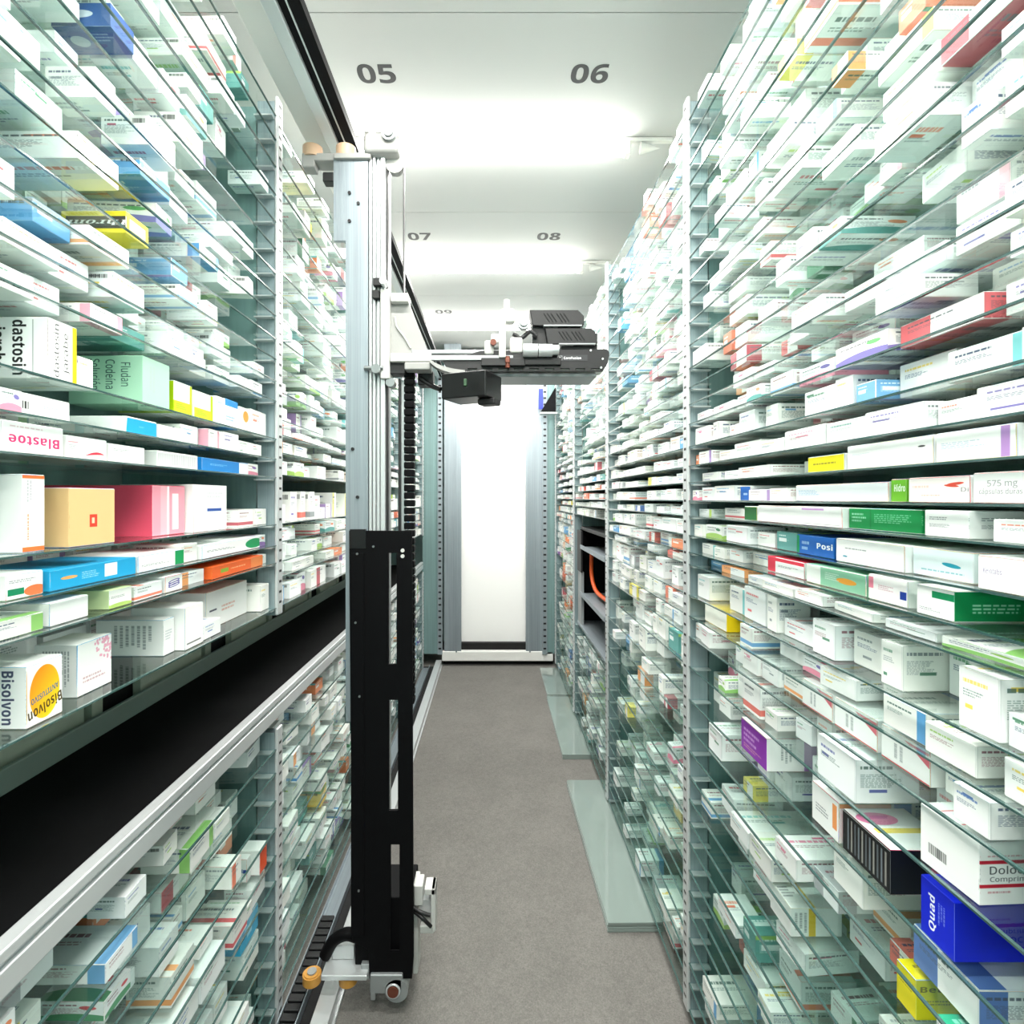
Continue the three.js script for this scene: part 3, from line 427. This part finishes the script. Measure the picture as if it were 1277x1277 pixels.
  hero('R', -0.643, 1117, 1142, 0.02, 0.055, 0.09, { end: tin('#f2de20', (c) => smallPrint(c, 30, 60, 190, 3, 10, '#8a7a10')), side: tin('#f2de20', (c) => { type(c, 'Betadine', 120, 60, 50, '#8a7a1a'); smallPrint(c, 30, 130, 120, 2, 10, '#8a7a1a'); }), top: tin('#f2de20', (c) => type(c, 'Betadine', 128, 100, 46, '#9a8a2a')) }, 'bright yellow carton near the bottom of the rack');
  hero('R', -0.643, 1166, 1200, 0.01, 0.05, 0.1, { end: blank, side: tin('#14b088'), top: tin('#14b088', (c) => { smallPrint(c, 30, 50, 180, 1, 40, '#d8f4ea'); smallPrint(c, 40, 140, 150, 2, 16, '#d8f4ea'); }) }, 'sea green topped carton near the bottom of the rack');
  hero('R', -0.766, 960, 986, 0.02, 0.055, 0.09, { end: tin(W), side: tin(W, (c) => { rect(c, '#eec63a', 90, 0, 34, 256); columns(c, 10, 40, 70, 180, 3); }), top: tin(W, (c) => { rect(c, '#eec63a', 96, 0, 30, 256); smallPrint(c, 10, 60, 70, 4, 14); }) }, 'white carton with yellow band low in the rack');
}

// ---------- fill the shelves ----------
// clear glass left before a carton whose long side shows (metres)
const GAPS = {};
for (const [words, gap] of [['mint green syrup', 0.1], ['tan cardboard', 0.03], ['large deep pink', 0.12], ['bright blue end', 0.1], ['orange top and bottom', 0.2], ['cough syrup', 0.3], ['yellow end stripe', 0.2], ['pink dotted', 0.02], ['columns of grey', 0.1], ['blue lettering under', 0.16], ['large sky blue carton', 0.14], ['upside down white script', 0.12], ['purple face', 0.07], ['black carton', 0.05], ['two red lines', 0.3], ['deep blue carton', 0.3], ['bright yellow carton near', 0.05], ['sea green', 0.2], ['yellow band low', 0.1], ['golden yellow', 0.07], ['dark green long side', 0.14], ['lime green carton', 0.01]])
  for (const q of heroes) if (q.label.includes(words)) GAPS[q.label] = gap;
const rand = rngOf(2024);
const individuals = [], rest = [];
function pickDesign() { const v = rand(); if (v < 0.045) return designs[4 + 11 * Math.floor(rand() * 7)]; for (;;) { const d = designs[Math.floor(rand() * designs.length)]; if (!d.solid) { if (d.form !== 'print' && rand() < 0.5) continue; return d; } } }
function projected(c) {                                    // share of the picture of the faces that can be seen
  const P = (X, Y, D) => [VX + X * FOCAL / D, VY - (Y - EYE) * FOCAL / D];
  const xf = c.s * c.xa, zn = c.z0, zf = c.z1;              // aisle face, near and far distance
  if (zn < 0.15) return 0;
  const cl = ([x, y]) => [Math.min(1277, Math.max(0, x)), Math.min(1277, Math.max(0, y))];
  const quad = (pts) => { let a = 0; const q = pts.map(cl); for (let i = 0; i < 4; i++) { const [x1, y1] = q[i], [x2, y2] = q[(i + 1) % 4]; a += x1 * y2 - x2 * y1; } return Math.abs(a) / 2; };
  const y0 = EYE + c.lev, y1 = y0 + c.h, xb = c.s * (c.xa + c.dep);
  return quad([P(xf, y0, zn), P(xf, y0, zf), P(xf, y1, zf), P(xf, y1, zn)]) + 0.6 * quad([P(xf, y0, zn), P(xb, y0, zn), P(xb, y1, zn), P(xf, y1, zn)]);
}
function fillRow(s, X0, lev, clear, d0, d1, bay, from, taken) {
  const spans = taken.map(([a, b]) => [a - 0.004, b + 0.004]).sort((a, b) => a[0] - b[0]);
  const airy = lev > 0.2 || lev < -0.42, skip = s > 0 && lev < -0.55 ? 0.42 : lev > 0.3 ? 0.18 : 0;
  let z = d0 + 0.008 + rand() * 0.02;
  const end = d1 - (from === 0 && airy && rand() < 0.6 ? 0.03 + rand() * 0.12 : 0.006);
  const hMax = Math.min(clear - 0.009, 0.085);
  if (hMax < 0.012) return;
  while (z < end - 0.03) {
    const wide = clear < 0.045 ? 0.055 + rand() * 0.075 : 0.038 + rand() * 0.062;
    const w = Math.min(wide, end - z);
    const hit = spans.find(([a, b]) => z < b && z + w > a);
    if (hit) { if (hit[0] - z > 0.03 && z < hit[0]) add(z, hit[0] - 0.002); z = hit[1] + 0.002; continue; }
    if (w < 0.025) break;
    if (rand() >= skip) add(z, z + w);
    z += w + (rand() < (airy ? 0.5 : 0.8) ? 0.002 + rand() * 0.008 : 0.012 + rand() * (airy ? 0.075 : 0.03));
  }
  function add(a, b) {
    const flat = rand() < 0.5, yaw = rand() < 0.8 ? (rand() - 0.5) * 0.04 : (rand() - 0.5) * 0.2;
    const xa = X0 + from + (from > 0 ? 0.004 + rand() * 0.02 : 0.006 + (rand() < (airy ? 0.5 : 0.75) ? rand() * 0.022 : 0.02 + rand() * 0.06));
    const dep = Math.min(flat ? 0.085 + rand() * 0.07 : 0.055 + rand() * 0.05, X0 + DEEP - xa - 0.006); if (dep < 0.03) return;
    const h = clear < 0.045 ? hMax * (0.66 + 0.34 * rand()) : Math.min(hMax, 0.026 + rand() * Math.max(0.01, hMax - 0.02));
    const c = { s, bay, lev, z0: a, z1: b, xa, h, dep, design: pickDesign(), yaw, front: from === 0 };
    const swing = Math.abs(Math.sin(yaw)); c.xa += swing * (b - a) * 0.5; c.z0 += swing * dep * 0.5; c.z1 -= swing * dep * 0.5;
    if (c.z1 - c.z0 < 0.022 || c.xa + dep > X0 + DEEP - 0.003) return;
    all.push(c);
  }
}
const all = [];
function fillRack(s, X0, k, levels, topClear) {
  levels.forEach((lev, i) => {
    const clear = i ? levels[i - 1] - lev - 0.0045 : topClear, d0 = 0.46 + k, d1 = 1.43 + k, spans = [], first = all.length;
    if (k === 0) for (const q of heroes) if (q.s === (s > 0 ? 'R' : 'L') && q.lev === lev) {
      const xa = X0 + q.set, za = xa * FOCAL / Math.abs(q.x0 - VX), zb = xa * FOCAL / Math.abs(q.x1 - VX);
      const c = { s, bay: 0, lev, z0: Math.max(d0 + 0.002, Math.min(za, zb)), z1: Math.min(d1 - 0.002, Math.max(za, zb)) - 0.001, xa, h: Math.min(q.h, clear - 0.004), dep: q.dep, hero: q, yaw: q.yaw, front: true };
      all.push(c);
    }
    const own = all.slice(first).sort((a, b) => a.z0 - b.z0);
    own.forEach((c, n) => { if (n + 1 < own.length) c.z1 = Math.min(c.z1, own[n + 1].z0 - 0.003); spans.push([c.z0 - (GAPS[c.hero.label] || 0), c.z1]); });
    if (s > 0 && k === 2 && lev < -0.13 && lev > -0.78) return;
    fillRow(s, X0, lev, clear, d0, d1, k, 0, spans);
    const reach = Math.max(0.1, ...all.slice(first).map((c) => c.xa + c.dep * 1.06 - X0 + Math.abs(Math.sin(c.yaw)) * (c.z1 - c.z0)));
    if (rand() < (s > 0 && lev < -0.55 ? 0.4 : 0.75)) fillRow(s, X0, lev, clear, d0, d1, k, reach, []);
  });
}
for (const k of BAYS) { fillRack(1, RX, k, R_LEVELS, 0.06); fillRack(-1, LX, k, k ? L_UP_FAR : L_UP_NEAR, 0.05); fillRack(-1, LX, k, L_LOW, 0.045); }
// the 300 that show largest are things of their own, the rest one object
const nearFront = all.filter((c) => c.front && c.bay === 0 && !c.hero).map((c) => [projected(c), c]).sort((a, b) => b[0] - a[0]);
const heroList = all.filter((c) => c.hero);
const chosen = new Set([...heroList, ...nearFront.slice(0, 298 - heroList.length).map((x) => x[1])]);
const ordinal = (n) => n + (n % 100 > 10 && n % 100 < 14 ? 'th' : ['th', 'st', 'nd', 'rd'][n % 10] || 'th');
const lots = [];
for (const c of all) {
  const w = c.dep, d = c.z1 - c.z0, cells = c.hero ? c.hero.faces : c.design.cells, x = c.s * (c.xa + c.dep / 2), zc = -(c.z0 + c.z1) / 2;
  if (!chosen.has(c)) {
    const g = cartonGeometry(w, c.h, d, cells, GRID, c.s, 0); g.rotateY(c.yaw); g.translate(x, EYE + c.lev + 0.0004, zc); lots.push(g);
    continue;
  }
  const g = cartonGeometry(w, c.h, d, cells, c.hero ? HG : GRID, c.s, 0.0012);
  const m = shadows(new THREE.Mesh(g, c.hero ? heroMaterial : cartonMaterial)); m.name = numbered('medicine_carton'); m.position.set(x, EYE + c.lev + 0.0004, zc); m.rotation.y = c.yaw; scene.add(m);
  const mates = all.filter((o) => o.s === c.s && o.bay === 0 && o.lev === c.lev && o.front).sort((a, b) => b.z1 - a.z1), n = mates.indexOf(c) + 1;
  const lev = c.s > 0 ? R_LEVELS : c.lev > -0.5 ? L_UP_NEAR : L_LOW, up = lev.length - lev.indexOf(c.lev), down = lev.indexOf(c.lev) + 1;
  const where = c.s > 0 ? `${ordinal(up)} shelf up, opposite the conveyor` : c.lev > -0.5 ? `${ordinal(up)} shelf above the conveyor` : `${ordinal(down)} shelf below the conveyor`;
  tag(m, c.hero ? c.hero.label : `${c.design.text}, ${ordinal(n)} from the post, ${where}`, 'medicine carton', c.s > 0 ? 'cartons in the rack opposite the conveyor' : 'cartons in the racks beside the conveyor');
}
{
  const m = shadows(new THREE.Mesh(mergeGeometries(lots), cartonMaterial)); m.name = 'medicine_carton_stock'; scene.add(m);
  tag(m, 'hundreds of small medicine cartons filling the glass shelves down the aisle', 'medicine carton', null, 'stuff');
}

// ---------- spare glass plates on the carpet ----------
function plates(n, x0, d0, d1, turn, label, w = 0.36) {
  for (let k = 0; k < n; k++) {
    const g = new RoundedBoxGeometry(w, 0.0074, d1 - d0, 1, 0.0012);
    const m = shadows(new THREE.Mesh(g, M.plate)); m.name = numbered('glass_plate'); m.position.set(x0 + w / 2 + (k % 2) * 0.002, 0.004 + k * 0.0078, -(d0 + d1) / 2 - (k % 3) * 0.0015); m.rotation.y = turn; scene.add(m);
    tag(m, `${label}, ${k === 0 ? 'bottom' : k === n - 1 ? 'top' : ['', 'second', 'third'][k]} of its stack`, 'glass plate', 'spare glass plates on the carpet');
  }
}
plates(4, 0.352, 1.74, 2.62, 0.012, 'greenish glass plate in the tall stack of four on the carpet');
plates(3, 0.362, 2.89, 3.74, 0, 'greenish glass plate in the stack of three on the carpet');
plates(2, 0.372, 3.8, 4.4, 0, 'greenish glass plate in the pair lying by the white door');

// ---------- transfer unit in the third bay ----------
{
  const t = thing('transfer_station', 'dark grey hand-over unit with steel trays set into the glass shelf rack', 'machine', [0.7, EYE - 0.75, -2.95]);
  const yT = EYE - 0.19, yB = EYE - 0.735, d0 = 2.52, d1 = 3.36;
  part(t, 'housing_back', bb(0.86, 0.88, yB, yT, -d1, -d0), M.black);
  part(t, 'side_cheek', bb(0.53, 0.88, yB, yT, -d1 - 0.02, -d1), M.black);
  part(t, 'lower_panel', bb(0.515, 0.53, yB, EYE - 0.43, -d1, -d1 + 0.12), M.aluDull);
  part(t, 'side_cheek', bb(0.56, 0.88, yB, yT, -d0, -d0 + 0.015), M.charcoal);
  part(t, 'top_cover', bb(0.53, 0.88, yT, yT + 0.02, -d1, -d0, 0.004), M.charcoal);
  part(t, 'front_panel', bb(0.51, 0.52, EYE - 0.43, yT, -d1, -d1 + 0.14), M.charcoal);
  part(t, 'tray', [bb(0.51, 0.86, EYE - 0.29, EYE - 0.28, -d1 + 0.14, -d0 - 0.005, 0.002), bb(0.505, 0.51, EYE - 0.29, EYE - 0.268, -d1 + 0.14, -d0 - 0.005)], M.galv);
  part(t, 'tray', [bb(0.51, 0.86, EYE - 0.56, EYE - 0.55, -d1 + 0.12, -d0 - 0.005, 0.002), bb(0.505, 0.51, EYE - 0.56, EYE - 0.538, -d1 + 0.12, -d0 - 0.005)], M.galv);
  part(t, 'floor_plate', bb(0.51, 0.86, yB - 0.012, yB, -d1, -d0), M.galv);
  part(t, 'orange_hose', tube([[0.56, EYE - 0.31, -3.16], [0.56, EYE - 0.44, -3.15], [0.565, EYE - 0.5, -3.08], [0.58, EYE - 0.515, -2.7]], 0.011), M.orange);
}
// dark shelf bracket at the far end of the rack
{
  const t = thing('wall_bracket', 'black angled shelf bracket high up beside the white door', 'bracket', [0.42, EYE + 0.68, -4.3]);
  const sh = new THREE.Shape(); sh.moveTo(0, 0); sh.lineTo(0.12, 0); sh.lineTo(0.12, 0.2); sh.closePath();
  const g = new THREE.ExtrudeGeometry(sh, { depth: 0.02, bevelEnabled: false }); g.translate(0.37, EYE + 0.66, -4.34);
  part(t, 'gusset', g, M.black);
  part(t, 'plate', bb(0.37, 0.5, EYE + 0.65, EYE + 0.66, -4.4, -4.3), M.alu);
  part(t, 'sign', bb(0.365, 0.4, EYE + 0.7, EYE + 0.86, -4.42, -4.41), M.blue);
}

// ---------- picking robot ----------
{
  const D = 1.48;
  const t = thing('picking_robot', 'tall picking robot with galvanised mast, black lower cover and cross arm', 'robot', [-0.3, 0, -D]);
  // mast
  const plate = part(t, 'mast_plate', [bb(PX(431, D), PX(459, D), PY(900, D), PY(196, D), -D - 0.012, -D), bb(PX(416, D), PX(431, D), PY(300, D), PY(196, D), -D - 0.012, -D)], M.galv);
  for (const [x, y] of [[428, 196], [447, 254], [436, 241], [436, 276], [440, 560], [446, 620]]) part(plate, 'screw', cyl(0.0045, 0.004, 'z', [PX(x, D), PY(y, D), -D + 0.002], 10), M.charcoal);
  part(t, 'mast_column', bb(PX(441, D), PX(480, D), 0.16, PY(186, D), -D - 0.09, -D - 0.014), M.aluDull);
  const grooves = []; for (const [a, b] of [[460, 463.4], [464.6, 468], [469.4, 473], [474.4, 480]]) grooves.push(bb(PX(a, D), PX(b, D), PY(880, D), PY(188, D), -D - 0.014, -D - (a === 469.4 ? 0.006 : 0.001), 0.0015));
  part(t, 'grooved_profile', grooves, M.alu);
  // head with pulley
  const head = part(t, 'head_block', [pb(452, 497, 163, 189, D - 0.02, 0.07, 0.012), pb(454, 460, 155, 165, D - 0.01, 0.03, 0.002), pb(468, 478, 160, 165, D - 0.01, 0.03, 0.002)], M.paintGrey);
  part(head, 'bearing', [cyl(0.019, 0.012, 'z', [PX(487, D), PY(174, D), -D + 0.024]), cyl(0.012, 0.02, 'z', [PX(487, D), PY(174, D), -D + 0.026])], M.aluDull);
  part(head, 'pulley', [cyl(0.02, 0.024, 'z', [PX(491, D), PY(200, D), -D - 0.03], 28), cyl(0.024, 0.003, 'z', [PX(491, D), PY(200, D), -D - 0.016], 28)], M.castWhite);
  part(t, 'drive_belt', [bb(PX(478.5, D), PX(482, D), PY(880, D), PY(196, D), -D - 0.04, -D - 0.02), bb(PX(501, D), PX(502.4, D), PY(362, D), PY(196, D), -D - 0.04, -D - 0.02), bb(PX(495, D), PX(497.5, D), PY(880, D), PY(470, D), -D - 0.04, -D - 0.02)], M.charcoal);
  part(t, 'guide_post', bb(PX(497.5, D), PX(503, D), PY(880, D), PY(470, D), -D - 0.06, -D - 0.04), M.alu);
  // top carriage with rollers on the overhead rail
  const tc = part(t, 'top_carriage', [pb(388, 420, 190, 200, D, 0.05, 0.004), pb(376, 392, 190, 208, D, 0.04, 0.004), pb(416, 462, 190, 197, D - 0.01, 0.06, 0.003)], M.paintGrey);
  part(tc, 'roller', cyl(0.026, 0.03, 'y', [PX(429, D), PY(186, D), -D - 0.02]), M.cream);
  part(tc, 'roller', cyl(0.026, 0.03, 'y', [PX(387, D), PY(186, D), -D - 0.02]), M.cream);
  part(tc, 'sensor_block', pb(402, 416, 214, 226, D, 0.03, 0.003), M.charcoal);
  // energy chain
    for (let y = 462; y < 880; y += 9.5) part(t, 'chain_link', pb(503.5, 516.5, y, y + 8.2, D + 0.02, 0.03, 0.003), M.black);
  // black lower cover: sheet with four window slots
  const sh = new THREE.Shape(); const X = (x) => PX(x, D), Y = (y) => PY(y, D);
  sh.moveTo(X(437), Y(662)); sh.lineTo(X(514), Y(662)); sh.lineTo(X(516), Y(1190)); sh.lineTo(X(514), Y(1216)); sh.lineTo(X(462), Y(1216)); sh.lineTo(X(461), Y(1180)); sh.lineTo(X(441), Y(1170)); sh.closePath();
  for (const [a, b, c, d] of [[485, 495.5, 689, 827], [486, 497, 871, 1008], [488, 499, 1050, 1183]]) { const h = new THREE.Path(); h.moveTo(X(a), Y(c)); h.lineTo(X(b), Y(c)); h.lineTo(X(b), Y(d)); h.lineTo(X(a), Y(d)); h.closePath(); sh.holes.push(h); }
  const cover = new THREE.ExtrudeGeometry(sh, { depth: 0.006, bevelEnabled: true, bevelSize: 0.001, bevelThickness: 0.001, bevelSegments: 1 }); cover.translate(0, 0, -D + 0.004);
  const cv = part(t, 'black_cover', cover, M.black);
  part(cv, 'top_flange', pb(436, 456, 660, 684, D - 0.012, 0.006, 0.001), M.blackGloss);
  part(cv, 'fold_strip', pb(437.5, 454, 690, 1168, D - 0.0135, 0.004, 0.001), M.black);
  for (const [x, y] of [[503, 686], [503, 693]]) part(cv, 'white_button', cyl(0.005, 0.004, 'z', [X(x), Y(y), -D + 0.0125], 12), M.castWhite);
  for (const [x, y] of [[447, 690], [467, 681], [445, 775], [450, 866], [449, 1106]]) part(cv, 'screw', cyl(0.003, 0.003, 'z', [X(x), Y(y), -D + 0.015], 8), M.steel);
  // foot
  const foot = part(t, 'foot_bracket', [pb(461, 502, 1216, 1240, D - 0.02, 0.05, 0.004), cyl(0.03, 0.05, 'z', [X(496), Y(1228), -D - 0.005], 24), pb(462, 468, 1238, 1248, D - 0.02, 0.03, 0.002), pb(450, 462, 1203, 1222, D - 0.01, 0.03, 0.002)], M.aluDull);
  part(foot, 'bearing_bolt', cyl(0.014, 0.006, 'z', [PX(492, D), PY(1227, D), -D + 0.024]), M.bolt);
  part(foot, 'bearing_ring', new THREE.TorusGeometry(0.017, 0.003, 8, 24).translate(PX(492, D), PY(1227, D), -D + 0.022), M.alu);
  const fc = part(t, 'floor_carriage', [bb(-0.445, -0.325, 0.098, 0.112, -D - 0.05, -D + 0.03, 0.003), bb(-0.43, -0.37, 0.112, 0.15, -D - 0.06, -D - 0.02, 0.003)], M.alu);
  for (const x of [-0.477, -0.381]) { part(fc, 'roller', [cyl(0.024, 0.022, 'y', [x, 0.083, -D]), cyl(0.02, 0.027, 'y', [x, 0.083, -D])], M.yellow); part(fc, 'roller_hub', cyl(0.012, 0.032, 'y', [x, 0.084, -D]), M.aluDull); }
  part(t, 'black_arm', tube([[X(446), Y(1176), -D - 0.02], [X(430), Y(1172), -D - 0.02], [X(414), Y(1180), -D - 0.02], [X(402), Y(1200), -D - 0.02]], 0.016), M.black);
  part(t, 'base_box', bb(PX(442, D), PX(513, D), 0.11, PY(1120, D), -D - 0.14, -D - 0.004, 0.004), M.black);
  // drive motor behind the cover
  const mo = part(t, 'drive_motor', [pb(515, 521, 1104, 1215, D + 0.05, 0.06, 0.003), pb(516, 527, 1105, 1130, D + 0.03, 0.05, 0.003), pb(529, 543, 1109, 1117, D + 0.03, 0.05, 0.003), pb(537, 543, 1109, 1163, D + 0.03, 0.05, 0.003), pb(523, 541, 1155, 1165, D + 0.03, 0.05, 0.004)], M.castWhite);
  part(mo, 'motor_can', cyl(0.02, 0.06, 'z', [PX(532, D + 0.05), PY(1128, D + 0.05), -D - 0.07]), M.alu);
  part(mo, 'cable', [tube([[PX(515, 1.5), PY(1132, 1.5), -1.5], [PX(525, 1.5), PY(1134, 1.5), -1.49], [PX(537, 1.5), PY(1138, 1.5), -1.49]], 0.005), tube([[PX(516, 1.5), PY(1136, 1.5), -1.5], [PX(528, 1.5), PY(1140, 1.5), -1.485], [PX(538, 1.5), PY(1152, 1.5), -1.49]], 0.005)], M.charcoal);
  // lifting carriage
  const E = 1.47;
  const car = part(t, 'lift_carriage', [pb(474, 486, 360, 472, E, 0.05, 0.003), pb(486, 538, 440, 451, E - 0.005, 0.06, 0.003), pb(487, 509, 365, 376, E, 0.05, 0.003)], M.castWhite);
  const gs = new THREE.Shape(); const GX = (x) => PX(x, E), GY = (y) => PY(y, E);
  gs.moveTo(GX(484), GY(376)); gs.lineTo(GX(509), GY(376)); gs.lineTo(GX(532), GY(436)); gs.lineTo(GX(538), GY(442)); gs.lineTo(GX(484), GY(442)); gs.closePath();
  const gg = new THREE.ExtrudeGeometry(gs, { depth: 0.008, bevelEnabled: true, bevelSize: 0.001, bevelThickness: 0.001, bevelSegments: 1 }); gg.translate(0, 0, -E - 0.03);
  part(car, 'gusset_plate', gg, M.paintGrey);
  part(car, 'white_cable', tube([[GX(491), GY(392), -E - 0.018], [GX(493), GY(404), -E - 0.018], [GX(503), GY(418), -E - 0.018], [GX(511), GY(432), -E - 0.018]], 0.0025), M.castWhite);
  part(car, 'belt_clamp', [pb(465, 480, 346, 356, E, 0.04, 0.002), pb(464, 473, 361, 372, E, 0.03, 0.003)], M.charcoal);
  part(car, 'clamp_roller', cyl(0.009, 0.03, 'z', [GX(479), GY(353), -E + 0.004]), M.alu);
  part(car, 'lower_roller', [cyl(0.012, 0.03, 'z', [GX(470), GY(461), -E]), cyl(0.006, 0.05, 'x', [GX(466), GY(459), -E]), cyl(0.012, 0.03, 'z', [GX(486), GY(476), -E - 0.02])], M.steel);
  part(car, 'lower_bracket', pb(485, 505, 451, 466, E + 0.01, 0.05, 0.002), M.charcoal);
  part(car, 'cable_box', pb(521, 540, 462, 480, E + 0.05, 0.05, 0.003), M.charcoal);
  part(car, 'silver_block', pb(504, 537, 451, 461, E - 0.005, 0.05, 0.004), M.paintGrey);
  // cross arm
  const arm = part(t, 'cross_arm', [pb(513, 645, 436, 441, E + 0.02, 0.08, 0.002), pb(537, 640, 443, 449, E, 0.012, 0.001), pb(560, 744, 465, 470, E + 0.03, 0.11, 0.003)], M.aluDull);
  const as = new THREE.Shape(); const A = (x) => PX(x, E), B = (y) => PY(y, E);
  as.moveTo(A(600), B(437)); as.lineTo(A(756), B(435)); as.quadraticCurveTo(A(760), B(436), A(760), B(441)); as.lineTo(A(758), B(452)); as.lineTo(A(752), B(462)); as.lineTo(A(560), B(463)); as.lineTo(A(552), B(450)); as.closePath();
  for (let k = 0; k < 9; k++) { const x = 583 + k * 19.3, h = new THREE.Path(); h.moveTo(A(x), B(458.5)); h.lineTo(A(x + 12), B(458.5)); h.lineTo(A(x + 12), B(461.2)); h.lineTo(A(x), B(461.2)); h.closePath(); as.holes.push(h); }
  const ag = new THREE.ExtrudeGeometry(as, { depth: 0.006, bevelEnabled: true, bevelSize: 0.0008, bevelThickness: 0.0008, bevelSegments: 1 }); ag.translate(0, 0, -E - 0.012);
  const ap = part(arm, 'black_side_plate', ag, M.charcoal);
  part(arm, 'inner_rail', pb(560, 752, 455, 463, E + 0.02, 0.05), M.castWhite);
  const lg = document.createElement('canvas'); lg.width = 512; lg.height = 96; const lc = lg.getContext('2d');
  lc.fillStyle = '#2c2c2f'; lc.fillRect(0, 0, 512, 96); lc.strokeStyle = '#d8d8d8'; lc.lineWidth = 7; lc.beginPath(); lc.moveTo(40, 24); lc.lineTo(82, 72); lc.moveTo(82, 24); lc.lineTo(40, 72); lc.stroke(); lc.setLineDash([16, 9]); lc.lineWidth = 4; lc.strokeRect(26, 12, 70, 72); lc.setLineDash([]);
  lc.fillStyle = '#e2e2e2'; lc.font = 'bold 54px sans-serif'; lc.textBaseline = 'middle'; lc.fillText('CareFusion', 118, 50);
  const lt = new THREE.CanvasTexture(lg); lt.colorSpace = THREE.SRGBColorSpace; lt.magFilter = THREE.LinearFilter;
  const lp = new THREE.PlaneGeometry(PX(733, E) - PX(694, E), PY(442, E) - PY(449.5, E)); lp.translate((PX(733, E) + PX(694, E)) / 2, (PY(442, E) + PY(449.5, E)) / 2, -E - 0.0042);
  part(arm, 'printed_name', lp, std(0xffffff, 0.5, 0, { map: lt }));
  for (const [x, y] of [[737, 436.5], [752, 447], [750, 458]]) part(arm, 'screw', cyl(0.0028, 0.003, 'z', [A(x), B(y), -E - 0.004], 10), M.alu);
  for (const [x0, x1, y0, y1] of [[662, 728, 386, 406], [681, 745, 409, 429]]) {
    const ms = new THREE.Shape(); ms.moveTo(A(x0), B(y0)); ms.lineTo(A(x1 - 7), B(y0)); ms.lineTo(A(x1), B(y0 + 7)); ms.lineTo(A(x1), B(y1 - 3)); ms.lineTo(A(x1 - 4), B(y1)); ms.lineTo(A(x0 + 3), B(y1 - 2)); ms.closePath();
    const mg = new THREE.ExtrudeGeometry(ms, { depth: 0.05, bevelEnabled: true, bevelSize: 0.002, bevelThickness: 0.003, bevelSegments: 2 }); mg.translate(0, 0, -E - 0.06);
    const mm = part(arm, 'motor_housing', mg, M.charcoal);
    const slits = []; for (const q of [20, 24.5, 29, 36, 40.5, 45]) { const b = bb(-0.0011, 0.0011, -0.014, 0.014, -0.001, 0.001); b.rotateZ(0.6); b.translate(A(x0 + q), B((y0 + y1) / 2 - 1), -E - 0.0068); slits.push(b); }
    part(mm, 'vent_slits', slits, M.darkGap);
    part(mm, 'lower_trim', pb(x0 + 16, x1 - 2, y1 - 1.2, y1 + 0.6, E + 0.004, 0.05, 0.001), M.aluDull);
  }
  part(arm, 'motor_mount', [pb(664, 690, 406, 432, E + 0.02, 0.03, 0.003), pb(700, 745, 429, 436, E + 0.02, 0.03, 0.002)], M.charcoal);
  part(arm, 'gear_disc', [cyl(0.016, 0.02, 'z', [A(653), B(403), -E - 0.005]), cyl(0.01, 0.028, 'z', [A(653), B(403), -E - 0.003])], M.steel);
  part(arm, 'spindle_motor', [cyl(0.017, PX(670, E) - PX(652, E), 'x', [PX(661, E), PY(438.5, E), -E + 0.012]), cyl(0.0165, PX(688, E) - PX(671, E), 'x', [PX(679.5, E), PY(438.5, E), -E + 0.012]), cyl(0.013, PX(696, E) - PX(688, E), 'x', [PX(692, E), PY(438, E), -E + 0.012])], M.alu);
  part(arm, 'white_fitting', [pb(622, 631, 396, 446, E - 0.012, 0.03, 0.004), pb(624, 642, 384, 402, E - 0.005, 0.03, 0.006), pb(628, 636, 372, 388, E - 0.005, 0.025, 0.006), pb(604, 616, 424, 442, E, 0.03, 0.006), pb(636, 652, 420, 440, E, 0.03, 0.006), pb(612, 624, 416, 428, E + 0.01, 0.03, 0.004)], M.castWhite);
  part(arm, 'small_valve', [cyl(0.006, 0.03, 'y', [A(633), B(452), -E + 0.004]), pb(630, 636, 446, 452, E - 0.012, 0.015, 0.002), cyl(0.008, 0.014, 'z', [A(615), B(428), -E + 0.006])], M.bolt);
  part(arm, 'cable_bundle', [tube([[A(640), B(415), -E - 0.01], [A(650), B(420), -E - 0.01], [A(662), B(412), -E - 0.01], [A(670), B(418), -E - 0.01]], 0.006), tube([[A(520), B(466), -E - 0.05], [A(535), B(476), -E - 0.05], [A(548), B(482), -E - 0.04]], 0.007)], M.charcoal);
  part(arm, 'carriage_block', [pb(600, 655, 446, 456, E - 0.006, 0.03, 0.002), pb(640, 700, 446, 455, E - 0.004, 0.02, 0.002)], M.charcoal);
  // curved duct and scanner box
  const dc = new THREE.Shape(); dc.moveTo(A(537), B(450)); dc.quadraticCurveTo(A(552), B(461), A(580), B(463)); dc.lineTo(A(580), B(468.5)); dc.quadraticCurveTo(A(546), B(466), A(536), B(452)); dc.closePath();
  const dg = new THREE.ExtrudeGeometry(dc, { depth: 0.035, bevelEnabled: false }); dg.translate(0, 0, -E - 0.02);
  part(arm, 'curved_duct', dg, M.paintGrey);
  const F = 1.4;
  const box = bb(-0.062, 0.062, -0.032, 0.032, -0.05, 0.05, 0.004); box.rotateY(-0.42); box.translate(PX(588, F), PY(481, F), -F - 0.03);
  const sc = part(arm, 'scanner_box', box, M.blackGloss);
  const foot2 = bb(-0.024, 0.024, -0.008, 0.008, -0.02, 0.02, 0.004); foot2.rotateY(-0.42); foot2.translate(PX(610, F), PY(501, F), -F - 0.01);
  part(sc, 'scanner_lens', foot2, M.charcoal);
  part(sc, 'green_terminal', pb(578, 582, 472, 481, F - 0.052, 0.012, 0.001), M.green);
}

renderer.render(scene, camera);
